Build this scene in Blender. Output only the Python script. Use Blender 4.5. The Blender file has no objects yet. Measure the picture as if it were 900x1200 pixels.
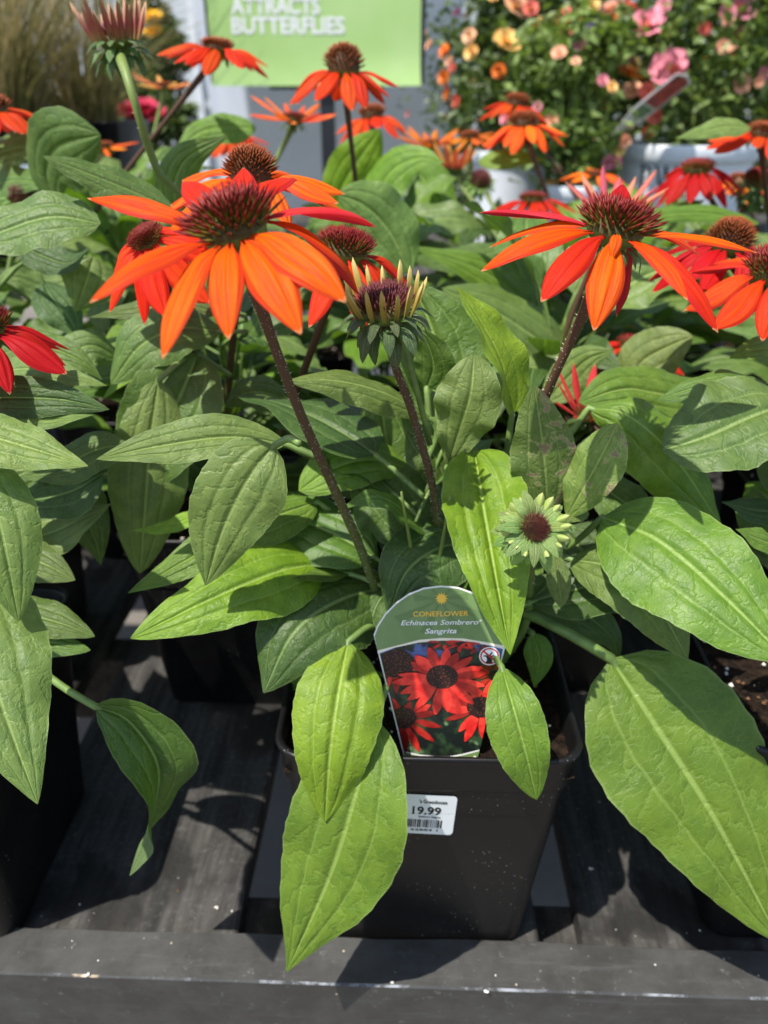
import bpy, bmesh, math, random
from mathutils import Vector, Matrix, Quaternion, noise

# ------------------------------------------------------------------ scene, camera, light
sc = bpy.context.scene
COL = sc.collection
R = math.radians
V = Vector
T = 0.62                      # height of the bench top
PITCH = R(28.0)
CAM = V((0, 0, T + 0.47))
FPX = 900.0                   # focal length in pixels of the 900 x 1200 photograph
FWD = V((0, math.cos(PITCH), -math.sin(PITCH)))
UPV = V((0, math.sin(PITCH), math.cos(PITCH)))

cam_d = bpy.data.cameras.new('camera')
cam_d.sensor_fit = 'HORIZONTAL'
cam_d.sensor_width = 36.0
cam_d.lens = 36.0
cam_d.clip_start = 0.02
cam_d.clip_end = 200.0
cam_d.dof.use_dof = True
cam_d.dof.focus_distance = 0.335
cam_d.dof.aperture_fstop = 10.5
cam = bpy.data.objects.new('camera', cam_d)
COL.objects.link(cam)
cam.location = CAM
cam.rotation_euler = (math.pi / 2 - PITCH, 0, 0)
sc.camera = cam

SUN_EL, SUN_AZ = R(65), R(-130)          # azimuth clockwise from +Y
to_sun = V((math.cos(SUN_EL) * math.sin(SUN_AZ), math.cos(SUN_EL) * math.cos(SUN_AZ), math.sin(SUN_EL)))
w = bpy.data.worlds.new('World')
sc.world = w
w.use_nodes = True
wn = w.node_tree
sky = wn.nodes.new('ShaderNodeTexSky')
sky.sky_type = 'NISHITA'
sky.sun_disc = False
sky.sun_elevation = SUN_EL
sky.sun_rotation = SUN_AZ
wn.links.new(sky.outputs[0], wn.nodes['Background'].inputs[0])
wn.nodes['Background'].inputs[1].default_value = 0.13
sd = bpy.data.lights.new('sun', 'SUN')
sd.energy = 4.3
sd.angle = R(0.55)
sd.color = (1.0, 0.955, 0.88)
sun = bpy.data.objects.new('sun', sd)
COL.objects.link(sun)
sun.rotation_euler = to_sun.to_track_quat('Z', 'Y').to_euler()
sun.location = (-2, -1, 4)
sc.view_settings.view_transform = 'Standard'
sc.view_settings.look = 'None'
sc.view_settings.gamma = 1.0
sc.view_settings.exposure = 0.85
sc.view_settings.use_curve_mapping = False
try:
    sc.cycles.use_denoising = True
    sc.cycles.max_bounces = 5
    sc.cycles.diffuse_bounces = 3
    sc.cycles.glossy_bounces = 2
    sc.cycles.transmission_bounces = 3
    sc.cycles.transparent_max_bounces = 8
except Exception:
    pass


# ------------------------------------------------------------------ helpers
def Pd(u, v, zc):
    """point seen at photo pixel (u, v), zc metres along the view axis"""
    return CAM + FWD * zc + UPV * ((600 - v) / FPX * zc) + V(((u - 450) / FPX * zc, 0, 0))


def ray(u, v):
    return (FWD + UPV * ((600 - v) / FPX) + V(((u - 450) / FPX, 0, 0))).normalized()


def Py(u, v, y):
    """point of the pixel's ray in the vertical plane y metres ahead"""
    d = ray(u, v)
    return CAM + d * (y / d.y)


def depth(p):
    return (p - CAM).dot(FWD)


WM = {}


def link(name, data, parent=None, M=None, label=None, cat=None, group=None, kind=None, color=None):
    o = bpy.data.objects.new(name, data)
    COL.objects.link(o)
    M = M or Matrix.Identity(4)
    WM[o] = M
    if parent is not None:
        o.parent = parent
        o.matrix_basis = WM[parent].inverted() @ M
    else:
        o.matrix_basis = M
    if label:
        o['label'] = label
    if cat:
        o['category'] = cat
    if group:
        o['group'] = group
    if kind:
        o['kind'] = kind
    if color:
        o.color = (*color, 1.0)
    return o


def thing(name, loc, label, cat, group=None, rotz=0):
    M = Matrix.Translation(loc) @ Matrix.Rotation(rotz, 4, 'Z')
    o = link(name, None, None, M, label, cat, group)
    o.empty_display_size = 0.03
    return o


class MB:
    """collects vertices / faces / uvs / material slots of one mesh"""

    def __init__(self):
        self.v, self.f, self.uv, self.m = [], [], [], []

    def vert(self, p, uv=(0, 0)):
        self.v.append(tuple(p))
        self.uv.append(uv)
        return len(self.v) - 1

    def face(self, idx, m=0):
        self.f.append(tuple(idx))
        self.m.append(m)

    def grid(self, rows, uvs, m=0, close=False):
        n = len(rows[0])
        base = len(self.v)
        for r, u in zip(rows, uvs):
            for p, q in zip(r, u):
                self.vert(p, q)
        for i in range(len(rows) - 1):
            for j in range(n if close else n - 1):
                a = base + i * n + j
                b = base + i * n + (j + 1) % n
                self.face((a, b, b + n, a + n), m)
        return base

    def tube(self, pts, rads, n=7, m=0, v0=0.0, v1=1.0, cap=True):
        fr = frames(pts)
        rows, uvs = [], []
        k = len(pts)
        for i, (p, (t, s, nn)) in enumerate(zip(pts, fr)):
            r = rads[i]
            rows.append([p + s * (r * math.cos(2 * math.pi * j / n)) + nn * (r * math.sin(2 * math.pi * j / n)) for j in range(n)])
            uvs.append([(j / n, v0 + (v1 - v0) * i / (k - 1)) for j in range(n)])
        b = self.grid(rows, uvs, m, True)
        if cap:
            self.face([b + j for j in range(n)][::-1], m)
            self.face([b + (k - 1) * n + j for j in range(n)], m)

    def box(self, c, s, m=0, rot=None):
        idx = []
        for dz in (-1, 1):
            for dx, dy in ((-1, -1), (1, -1), (1, 1), (-1, 1)):
                p = V((dx * s[0] / 2, dy * s[1] / 2, dz * s[2] / 2))
                if rot:
                    p = rot @ p
                idx.append(self.vert(V(c) + p, ((dx + 1) / 2, (dy + 1) / 2)))
        a = idx
        for q in ((0, 3, 2, 1), (4, 5, 6, 7), (0, 1, 5, 4), (1, 2, 6, 5), (2, 3, 7, 6), (3, 0, 4, 7)):
            self.face([a[i] for i in q], m)

    def mesh(self, name, mats, smooth=True):
        me = bpy.data.meshes.new(name)
        me.from_pydata(self.v, [], self.f)
        for x in (mats if isinstance(mats, (list, tuple)) else [mats]):
            me.materials.append(x)
        me.polygons.foreach_set('material_index', self.m)
        me.polygons.foreach_set('use_smooth', [smooth] * len(self.f))
        ul = me.uv_layers.new(name='UVMap')
        vi = [0] * len(me.loops)
        me.loops.foreach_get('vertex_index', vi)
        flat = []
        for i in vi:
            flat.extend(self.uv[i])
        ul.data.foreach_set('uv', flat)
        me.update()
        return me


def bevel(me, w=0.003, seg=2, ang=30):
    bm = bmesh.new()
    bm.from_mesh(me)
    es = [e for e in bm.edges if len(e.link_faces) == 2 and e.calc_face_angle(0) > R(ang)]
    bmesh.ops.bevel(bm, geom=es, offset=w, segments=seg, affect='EDGES', profile=0.5)
    bm.to_mesh(me)
    bm.free()
    return me


def sample(pts, n):
    """n+1 points evenly spaced along a Catmull-Rom curve through pts"""
    P = [V(p) for p in pts]
    if len(P) == 2:
        return [P[0].lerp(P[1], i / n) for i in range(n + 1)]
    Q = [P[0] * 2 - P[1]] + P + [P[-1] * 2 - P[-2]]
    raw = []
    for i in range(1, len(Q) - 2):
        a, b, c, d = Q[i - 1], Q[i], Q[i + 1], Q[i + 2]
        for k in range(16):
            t = k / 16
            raw.append(0.5 * ((2 * b) + (c - a) * t + (2 * a - 5 * b + 4 * c - d) * t * t + (3 * b - a - 3 * c + d) * t ** 3))
    raw.append(P[-1])
    L = [0]
    for i in range(1, len(raw)):
        L.append(L[-1] + (raw[i] - raw[i - 1]).length)
    out, j = [], 0
    for i in range(n + 1):
        s = L[-1] * i / n
        while j < len(L) - 2 and L[j + 1] < s:
            j += 1
        g = (s - L[j]) / max(1e-9, L[j + 1] - L[j])
        out.append(raw[j].lerp(raw[j + 1], min(1, g)))
    return out


def frames(pts, hint=None):
    """tangent, side, normal at each point of a polyline"""
    res, last = [], None
    for i in range(len(pts)):
        a, b = pts[max(0, i - 1)], pts[min(len(pts) - 1, i + 1)]
        t = (b - a)
        t = t.normalized() if t.length > 1e-9 else V((0, 0, 1))
        n = hint if (hint is not None and last is None) else last
        if n is None:
            n = V((0, 0, 1)) if abs(t.z) < 0.9 else V((1, 0, 0))
        n = n - t * n.dot(t)
        if n.length < 1e-4:
            n = t.orthogonal()
        n = n.normalized()
        last = n
        res.append((t, t.cross(n).normalized(), n))
    return res


# ------------------------------------------------------------------ materials
class NT:
    def __init__(self, name, rough=0.5, spec=0.5):
        self.mat = bpy.data.materials.new(name)
        self.mat.use_nodes = True
        self.t = self.mat.node_tree
        self.b = self.t.nodes['Principled BSDF']
        self.out = self.t.nodes['Material Output']
        self.b.inputs['Roughness'].default_value = rough
        self.b.inputs['Specular IOR Level'].default_value = spec

    def n(self, typ, **kw):
        x = self.t.nodes.new('ShaderNode' + typ)
        for k, v in kw.items():
            setattr(x, k, v)
        return x

    def set(self, sock, v):
        if isinstance(v, bpy.types.NodeSocket):
            self.t.links.new(v, sock)
        elif isinstance(v, (tuple, list)) and len(v) == 3 and sock.type == 'RGBA':
            sock.default_value = (*v, 1)
        else:
            sock.default_value = v

    def m(self, op, a, b=None, c=None, clamp=False):
        x = self.n('Math', operation=op, use_clamp=clamp)
        self.set(x.inputs[0], a)
        if b is not None:
            self.set(x.inputs[1], b)
        if c is not None:
            self.set(x.inputs[2], c)
        return x.outputs[0]

    def step(self, x, a, b, lo=0.0, hi=1.0):
        r = self.n('MapRange', interpolation_type='SMOOTHSTEP')
        self.set(r.inputs[0], x)
        for i, v in enumerate((a, b, lo, hi)):
            self.set(r.inputs[i + 1], v)
        return r.outputs[0]

    def mix(self, f, a, b, mode='MIX'):
        x = self.n('Mix', data_type='RGBA', blend_type=mode)
        self.set(x.inputs[0], f)
        self.set(x.inputs[6], a)
        self.set(x.inputs[7], b)
        return x.outputs[2]

    def coord(self, which='Object', scale=(1, 1, 1)):
        c = self.n('TexCoord')
        mp = self.n('Mapping')
        self.t.links.new(c.outputs[which], mp.inputs[0])
        mp.inputs['Scale'].default_value = scale
        return mp.outputs[0]

    def noise(self, vec, scale, detail=4, rough=0.55, dist=0.0):
        x = self.n('TexNoise')
        self.t.links.new(vec, x.inputs['Vector'])
        x.inputs['Scale'].default_value = scale
        x.inputs['Detail'].default_value = detail
        x.inputs['Roughness'].default_value = rough
        x.inputs['Distortion'].default_value = dist
        return x.outputs['Fac']

    def vor(self, vec, scale, feature='F1'):
        x = self.n('TexVoronoi', feature=feature)
        self.t.links.new(vec, x.inputs['Vector'])
        x.inputs['Scale'].default_value = scale
        return x.outputs['Distance']

    def base(self, v):
        self.set(self.b.inputs['Base Color'], v)

    def bump(self, h, strength=0.3, dist=0.001):
        x = self.n('Bump')
        x.inputs['Strength'].default_value = strength
        x.inputs['Distance'].default_value = dist
        self.t.links.new(h, x.inputs['Height'])
        self.t.links.new(x.outputs[0], self.b.inputs['Normal'])
        return x

    def objcol(self):
        return self.n('ObjectInfo').outputs['Color']

    def rnd(self):
        return self.n('ObjectInfo').outputs['Random']

    def uv(self):
        c = self.n('TexCoord')
        s = self.n('SeparateXYZ')
        self.t.links.new(c.outputs['UV'], s.inputs[0])
        return c.outputs['UV'], s.outputs[0], s.outputs[1]


def flat(name, col, rough=0.6, spec=0.4, var=0.0, scale=30):
    k = NT(name, rough, spec)
    if var:
        f = k.noise(k.coord('Object'), scale)
        k.base(k.mix(k.step(f, 0.3, 0.7), tuple(c * (1 - var) for c in col), tuple(min(1, c * (1 + var)) for c in col)))
    else:
        k.base(col)
    return k.mat


def leaf_material(name='leaf', damage=False, simple=False):
    k = NT(name, 0.42, 0.45)
    uv, x, y = k.uv()
    a = k.m('ABSOLUTE', k.m('MULTIPLY_ADD', x, 2.0, -1.0))
    oi = k.n('ObjectInfo')
    # per-leaf offset of the noise
    off = k.n('VectorMath', operation='ADD')
    k.t.links.new(uv, off.inputs[0])
    sc_ = k.n('CombineXYZ')
    k.set(sc_.inputs[2], k.m('MULTIPLY', oi.outputs['Random'], 17.0))
    k.t.links.new(sc_.outputs[0], off.inputs[1])
    mp = k.n('Mapping')
    mp.inputs['Scale'].default_value = (1.0, 2.6, 1.0)
    k.t.links.new(off.outputs[0], mp.inputs[0])
    q = mp.outputs[0]
    nz = k.noise(q, 5.0, 3)
    fine = k.noise(q, 60.0, 3)
    mid = k.step(a, 0.055, 0.012)
    midw = k.step(a, 0.16, 0.0)
    side_pos = k.m('MULTIPLY_ADD', k.m('SUBTRACT', nz, 0.5), 0.12, 0.46)
    side = k.step(k.m('ABSOLUTE', k.m('SUBTRACT', a, side_pos)), 0.032, 0.006)
    sidew = k.step(k.m('ABSOLUTE', k.m('SUBTRACT', a, side_pos)), 0.12, 0.0)
    fr = k.m('FRACT', k.m('MULTIPLY', k.m('ADD', k.m('SUBTRACT', y, k.m('MULTIPLY', a, 0.26)), k.m('MULTIPLY', nz, 0.34)), 7.0))
    ld = k.m('ABSOLUTE', k.m('SUBTRACT', fr, 0.5))
    lat = k.step(ld, 0.455, 0.495)
    lat = k.m('MULTIPLY', lat, k.step(a, 0.98, 0.6))
    lw = k.step(ld, 0.25, 0.5)
    net = 0.0 if simple else k.step(k.vor(q, 15.0, 'DISTANCE_TO_EDGE'), 0.05, 0.0)
    # height
    h = k.m('MULTIPLY', midw, -1.0)
    h = k.m('MULTIPLY_ADD', sidew, -0.55, h)
    h = k.m('MULTIPLY_ADD', lw, -0.32, h)
    if not simple:
        h = k.m('MULTIPLY_ADD', net, -0.11, h)
    h = k.m('MULTIPLY_ADD', fine, 0.16, h)
    k.bump(h, 0.42, 0.0022)
    # colour
    col = oi.outputs['Color']
    dark = k.mix(1.0, col, (0.80, 0.84, 0.80), 'MULTIPLY')
    lite = k.mix(1.0, col, (1.25, 1.16, 1.2), 'MULTIPLY')
    c = k.mix(k.step(nz, 0.3, 0.72), dark, lite)
    c = k.mix(k.m('MULTIPLY', k.step(fine, 0.4, 0.7), 0.25), c, lite)
    vein = k.mix(0.5, k.mix(1.0, col, (2.2, 1.75, 2.0), 'MULTIPLY'), (0.30, 0.42, 0.14))
    vf = k.m('MAXIMUM', k.m('MULTIPLY', mid, 0.75), k.m('MULTIPLY', side, 0.34))
    vf = k.m('MAXIMUM', vf, k.m('MULTIPLY', lat, 0.3))
    if not simple:
        vf = k.m('MAXIMUM', vf, k.m('MULTIPLY', net, 0.20))
    c = k.mix(vf, c, vein)
    edge = k.step(a, 0.955, 1.0)
    c = k.mix(k.m('MULTIPLY', edge, 0.3), c, (0.30, 0.38, 0.16))
    if damage:
        dn = k.noise(q, 3.1, 5, 0.65, 0.4)
        patch = k.step(k.m('ADD', dn, k.m('MULTIPLY', x, 0.16)), 0.70, 0.73)
        rim = k.step(k.m('ADD', dn, k.m('MULTIPLY', x, 0.16)), 0.64, 0.71)
        spots = k.step(k.vor(q, 6.0), 0.10, 0.07)
        c = k.mix(k.m('MULTIPLY', rim, 0.7), c, (0.34, 0.36, 0.14))
        c = k.mix(patch, c, (0.24, 0.17, 0.11))
        c = k.mix(k.m('MULTIPLY', spots, 0.75), c, (0.38, 0.27, 0.14))
    # sparse tiny blemishes
    if not simple:
        bl = k.step(k.vor(q, 5.0), 0.035, 0.02)
        c = k.mix(k.m('MULTIPLY', bl, k.step(oi.outputs['Random'], 0.5, 0.6)), c, (0.22, 0.16, 0.07))
    geo = k.n('NewGeometry')
    under = k.mix(0.45, c, (0.20, 0.27, 0.13))
    c2 = k.mix(geo.outputs['Backfacing'], c, under)
    k.base(c2)
    rg = k.m('MULTIPLY_ADD', fine, 0.16, 0.40)
    rg = k.m('MULTIPLY_ADD', geo.outputs['Backfacing'], 0.2, rg)
    k.set(k.b.inputs['Roughness'], rg)
    tr = k.n('BsdfTranslucent')
    tc = k.mix(1.0, c, (1.45, 1.55, 0.45), 'MULTIPLY')
    k.t.links.new(tc, tr.inputs['Color'])
    mx = k.n('MixShader')
    mx.inputs[0].default_value = 0.30
    k.t.links.new(k.b.outputs[0], mx.inputs[1])
    k.t.links.new(tr.outputs[0], mx.inputs[2])
    k.t.links.new(mx.outputs[0], k.out.inputs['Surface'])
    return k.mat


def petal_material(name='petal'):
    k = NT(name, 0.5, 0.12)
    uv, x, y = k.uv()
    a = k.m('ABSOLUTE', k.m('MULTIPLY_ADD', x, 2.0, -1.0))
    oi = k.n('ObjectInfo')
    mp = k.n('Mapping')
    mp.inputs['Scale'].default_value = (16, 1.3, 1)
    k.t.links.new(uv, mp.inputs[0])
    off = k.n('VectorMath', operation='ADD')
    cz = k.n('CombineXYZ')
    k.set(cz.inputs[2], k.m('MULTIPLY', oi.outputs['Random'], 31.0))
    k.t.links.new(mp.outputs[0], off.inputs[0])
    k.t.links.new(cz.outputs[0], off.inputs[1])
    st = k.noise(off.outputs[0], 1.6, 3)
    col = oi.outputs['Color']
    lite = k.mix(1.0, col, (1.05, 1.3, 1.0), 'MULTIPLY')
    red = k.mix(0.55, k.mix(1.0, col, (0.75, 0.30, 0.8), 'MULTIPLY'), (0.52, 0.018, 0.03))
    c = k.mix(k.step(st, 0.42, 0.66), col, lite)
    c = k.mix(k.m('MULTIPLY', k.step(st, 0.50, 0.34), 0.62), c, red)
    rg_ = k.step(k.m('ABSOLUTE', k.m('SUBTRACT', a, 0.335)), 0.10, 0.0)
    c = k.mix(k.m('MULTIPLY', rg_, k.m('MULTIPLY', st, 0.75)), c, red)
    edge = k.m('MULTIPLY', k.step(a, 0.72, 1.0), 0.75)
    c = k.mix(edge, c, red)
    c = k.mix(k.m('MULTIPLY', k.step(y, 0.22, 0.0), 0.6), c, red)
    tip = k.step(k.m('ADD', y, k.m('MULTIPLY', a, 0.03)), 0.975, 0.995)
    c = k.mix(k.m('MULTIPLY', tip, 0.6), c, (0.75, 0.42, 0.2))
    geo = k.n('NewGeometry')
    under = k.mix(0.6, k.mix(1.0, c, (0.8, 0.35, 1.0), 'MULTIPLY'), (0.48, 0.035, 0.085))
    c2 = k.mix(geo.outputs['Backfacing'], c, under)
    k.base(c2)
    k.bump(st, 0.6, 0.0008)
    tr = k.n('BsdfTranslucent')
    k.t.links.new(k.mix(1.0, c, (1.2, 0.9, 0.6), 'MULTIPLY'), tr.inputs['Color'])
    mx = k.n('MixShader')
    mx.inputs[0].default_value = 0.30
    k.t.links.new(k.b.outputs[0], mx.inputs[1])
    k.t.links.new(tr.outputs[0], mx.inputs[2])
    k.t.links.new(mx.outputs[0], k.out.inputs['Surface'])
    return k.mat


def ramp_material(name, stops, rough=0.5, spec=0.3, noise_amt=0.15, scale=(60, 6, 1)):
    """colour along the UV's v (root to tip), modulated by noise"""
    k = NT(name, rough, spec)
    uv, x, y = k.uv()
    mp = k.n('Mapping')
    mp.inputs['Scale'].default_value = scale
    k.t.links.new(uv, mp.inputs[0])
    nz = k.noise(k.coord('Object', (1, 1, 1)), 260, 3)
    r = k.n('ValToRGB')
    cr = r.color_ramp
    while len(cr.elements) < len(stops):
        cr.elements.new(0.5)
    for e, (p, c) in zip(cr.elements, stops):
        e.position = p
        e.color = (*c, 1)
    k.set(r.inputs[0], k.m('ADD', y, k.m('MULTIPLY', k.m('SUBTRACT', nz, 0.5), noise_amt)))
    k.base(r.outputs[0])
    k.bump(nz, 0.3, 0.0006)
    return k.mat


MAT = {}
MAT['leaf'] = leaf_material()
MAT['leaffar'] = leaf_material('leaf_far', simple=True)
MAT['leafdam'] = leaf_material('blotched_leaf', True)
MAT['petal'] = petal_material()
MAT['petiole'] = flat('petiole', (0.12, 0.19, 0.045), 0.5, 0.4, 0.3, 80)
MAT['stem'] = ramp_material('stem', [(0.0, (0.11, 0.17, 0.035)), (0.38, (0.10, 0.12, 0.030)), (0.62, (0.080, 0.045, 0.022)), (1.0, (0.080, 0.038, 0.022))], 0.55, 0.3, 0.45)
MAT['greenstem'] = ramp_material('green_stem', [(0.0, (0.09, 0.16, 0.03)), (1.0, (0.15, 0.20, 0.045))], 0.5, 0.35, 0.3)
MAT['hair'] = flat('stem_hair', (0.55, 0.5, 0.38), 0.6, 0.2)
MAT['spine'] = ramp_material('cone_spines', [(0.0, (0.035, 0.035, 0.008)), (0.35, (0.13, 0.10, 0.015)), (0.55, (0.12, 0.012, 0.008)), (0.9, (0.20, 0.008, 0.008)), (1.0, (0.34, 0.035, 0.012))], 0.4, 0.2, 0.2)
MAT['spineo'] = ramp_material('orange_cone_spines', [(0.0, (0.06, 0.03, 0.008)), (0.5, (0.13, 0.035, 0.008)), (1.0, (0.30, 0.055, 0.012))], 0.42, 0.2, 0.2)
MAT['spined'] = ramp_material('dark_bud_spines', [(0.0, (0.10, 0.09, 0.02)), (0.5, (0.13, 0.03, 0.02)), (1.0, (0.10, 0.015, 0.03))], 0.45, 0.3, 0.2)
MAT['bract'] = leaf_material('bract', simple=True)
MAT['ray'] = ramp_material('unopened_ray', [(0.0, (0.22, 0.20, 0.04)), (0.5, (0.42, 0.30, 0.06)), (1.0, (0.66, 0.56, 0.22))], 0.45, 0.3, 0.3)
MAT['raygreen'] = ramp_material('green_ray', [(0.0, (0.20, 0.26, 0.05)), (0.6, (0.26, 0.33, 0.08)), (1.0, (0.36, 0.40, 0.14))], 0.45, 0.3, 0.2)
MAT['raypink'] = ramp_material('pink_ray', [(0.0, (0.30, 0.24, 0.07)), (0.45, (0.36, 0.09, 0.07)), (1.0, (0.52, 0.34, 0.18))], 0.45, 0.3, 0.3)


def plastic_material():
    k = NT('black_plastic', 0.36, 0.5)
    c = k.coord('Object')
    n1 = k.noise(c, 14, 5)
    sp = k.step(k.vor(c, 300), 0.17, 0.08)
    gate = k.step(k.noise(c, 30, 2), 0.50, 0.60)
    sp2 = k.step(k.vor(c, 95), 0.05, 0.03)
    f = k.m('MAXIMUM', k.m('MULTIPLY', sp, gate), sp2)
    b = k.mix(k.step(n1, 0.35, 0.75), (0.0035, 0.0035, 0.004), (0.009, 0.0085, 0.008))
    k.base(k.mix(k.m('MULTIPLY', f, 0.5), b, (0.30, 0.29, 0.26)))
    k.b.inputs['Specular IOR Level'].default_value = .3
    k.set(k.b.inputs['Roughness'], k.m('MULTIPLY_ADD', n1, 0.35, 0.22))
    k.bump(n1, 0.15, 0.001)
    return k.mat


def wood_material():
    k = NT('weathered_plank', 0.8, 0.3)
    c = k.coord('Object', (30, 2.2, 10))
    g = k.noise(c, 3.2, 7, 0.68, 0.5)
    c2 = k.coord('Object')
    st = k.noise(c2, 7.0, 5, 0.6, 0.2)
    fine = k.noise(c2, 230, 3)
    b = k.mix(k.step(g, 0.3, 0.72), (0.018, 0.017, 0.016), (0.070, 0.066, 0.060))
    b = k.mix(k.m('MULTIPLY', k.step(fine, 0.5, 0.8), 0.35), b, (0.15, 0.145, 0.135))
    wet = k.step(st, 0.46, 0.40)
    b = k.mix(k.m('MULTIPLY', wet, 0.8), b, (0.012, 0.011, 0.010))
    sp = k.step(k.vor(c2, 85), 0.06, 0.04)
    b = k.mix(k.m('MULTIPLY', sp, 0.55), b, (0.42, 0.40, 0.36))
    k.base(b)
    k.set(k.b.inputs['Roughness'], k.m('MULTIPLY_ADD', wet, -0.3, 0.85))
    k.bump(k.m('ADD', g, k.m('MULTIPLY', fine, 0.4)), 0.5, 0.0012)
    return k.mat


def rail_material(worn_lit=False):
    k = NT('worn_lit_rail_edge' if worn_lit else 'painted_rail', 0.5, 0.45)
    c = k.coord('Object')
    g = k.noise(k.coord('Object', (3, 30, 30)), 6, 6, 0.65)
    n1 = k.noise(c, 26, 6, 0.7)
    fine = k.noise(c, 420, 2)
    b = k.mix(k.step(n1, 0.3, 0.75), (0.032, 0.031, 0.028), (0.058, 0.057, 0.053))
    b = k.mix(k.m('MULTIPLY', k.step(g, 0.52, 0.75), 0.45), b, (0.085, 0.086, 0.086))
    dust = k.step(k.noise(c, 160, 4, 0.75), 0.60, 0.74)
    b = k.mix(k.m('MULTIPLY', dust, 0.35), b, (0.25, 0.25, 0.24))
    sp = k.step(k.vor(c, 60), 0.05, 0.035)
    b = k.mix(k.m('MULTIPLY', sp, 0.7), b, (0.50, 0.42, 0.33))
    if worn_lit:
        wear_lit = k.step(k.noise(k.coord('Object', (1, 1, 1)), 38, 6, 0.7), 0.50, 0.64)
        b = k.mix(wear_lit, b, (0.26, 0.27, 0.29))  # pale bluish grey: worn paint plus the edge highlight, painted as colour
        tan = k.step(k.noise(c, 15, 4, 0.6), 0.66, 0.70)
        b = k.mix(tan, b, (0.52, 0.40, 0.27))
    k.base(b)
    k.set(k.b.inputs['Roughness'], k.m('MULTIPLY_ADD', n1, 0.3, 0.33))
    k.bump(k.m('ADD', n1, k.m('MULTIPLY', fine, 0.3)), 0.3, 0.0008)
    return k.mat


def soil_material():
    k = NT('potting_soil', 0.95, 0.1)
    c = k.coord('Object')
    n1 = k.noise(c, 150, 6, 0.75)
    b = k.mix(k.step(n1, 0.35, 0.7), (0.006, 0.004, 0.003), (0.042, 0.026, 0.016))
    k.base(b)
    k.bump(n1, 1.0, 0.004)
    return k.mat


MAT['plastic'] = plastic_material()
MAT['wood'] = wood_material()
MAT['rail'] = rail_material()
MAT['railwornlit'] = rail_material(True)
MAT['soil'] = soil_material()
MAT['perlite'] = flat('perlite', (0.72, 0.68, 0.60), 0.9, 0.1, 0.2, 200)
MAT['bark'] = flat('bark_chip', (0.14, 0.075, 0.04), 0.9, 0.1, 0.4, 200)


def concrete_material():
    k = NT('concrete', 0.9, 0.2)
    c = k.coord('Object')
    n1 = k.noise(c, 1.5, 8, 0.65)
    n2 = k.noise(c, 60, 4)
    b = k.mix(k.step(n1, 0.3, 0.7), (0.12, 0.105, 0.088), (0.18, 0.162, 0.140))
    k.base(k.mix(k.m('MULTIPLY', k.step(n2, 0.45, 0.7), 0.4), b, (0.13, 0.125, 0.12)))
    k.bump(n2, 0.4, 0.003)
    return k.mat


MAT['concrete'] = concrete_material()


# ------------------------------------------------------------------ setting: ground and bench
gm = MB()
G = 60
rows = [[V((x, y, 0)) for x in (-G, -3, 0, 3, G)] for y in (-G, -2, 0, 2, 5, G)]
gm.grid(rows, [[(0, 0)] * 5 for _ in rows])
link('ground', gm.mesh('ground', MAT['concrete'], False), kind='structure')

BROT = Matrix.Rotation(R(-1.9), 4, 'Z')
bench = thing('display_bench', V((0, 0, 0)), 'dark painted slatted wooden bench carrying the coneflower pots', 'bench', rotz=R(-1.9))
BM = WM[bench]


def rail_mesh(x0, x1, y0, y1, z0, z1, seed, uneven=True):
    """long painted board: chamfered top edges, highlight painted into their colour, carry the worn material"""
    rn = random.Random(seed)
    mb = MB()
    n = 150 if uneven else 30
    rows, uvs = [], []
    ph = rn.random() * 9
    for i in range(n + 1):
        x = x0 + (x1 - x0) * i / n
        e = (noise.noise(V((x * 55, ph, 0))) * 0.0007) if uneven else 0
        b = (noise.noise(V((x * 9, ph, 3))) * 0.0028 + noise.noise(V((x * 60, ph, 7))) * 0.0009) if uneven else 0
        c = 0.0012 + e
        prof = [(y0, z0), (y0, z1 - c), (y0 + c * 0.9, z1), (y1 - 0.0012 + b, z1), (y1 + b, z1 - 0.0016), (y1, z0)]
        rows.append([V((x, p, q)) for p, q in prof])
        uvs.append([(i / n, j / 5) for j in range(6)])
    base = len(mb.v)
    for r, u in zip(rows, uvs):
        for p, q in zip(r, u):
            mb.vert(p, q)
    for i in range(n):
        for j in range(6):
            a, b_ = base + i * 6 + j, base + i * 6 + (j + 1) % 6
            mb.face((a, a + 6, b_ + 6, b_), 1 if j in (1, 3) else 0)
    mb.face([base + j for j in range(6)])
    mb.face([base + n * 6 + j for j in range(6)][::-1])
    return mb.mesh('rail', [MAT['rail'], MAT['railwornlit']], False)


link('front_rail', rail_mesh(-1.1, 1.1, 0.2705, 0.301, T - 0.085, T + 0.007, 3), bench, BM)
link('back_rail', rail_mesh(-1.1, 1.1, 1.235, 1.27, T - 0.085, T - 0.002, 5, False), bench, BM)


def plank_mesh(wd, ln, th, seed):
    mb = MB()
    rn = random.Random(seed)
    n = 40
    rows, uvs = [], []
    for i in range(n + 1):
        y = ln * i / n
        e1 = noise.noise(V((y * 14, seed * 3.1, 0))) * 0.0018
        e2 = noise.noise(V((y * 14, seed * 3.1, 5))) * 0.0018
        zt = noise.noise(V((y * 4, seed * 1.7, 9))) * 0.0008
        c = 0.002
        prof = [(e1, -th), (e1, zt - c), (e1 + c, zt), (wd + e2 - c, zt), (wd + e2, zt - c), (wd + e2, -th)]
        rows.append([V((p, y, q)) for p, q in prof])
        uvs.append([(j / 5, i / n) for j in range(6)])
    mb.grid(rows, uvs, 0, True)
    mb.face([j for j in range(6)][::-1])
    mb.face([n * 6 + j for j in range(6)])
    return mb.mesh('plank', MAT['wood'], False)


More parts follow.
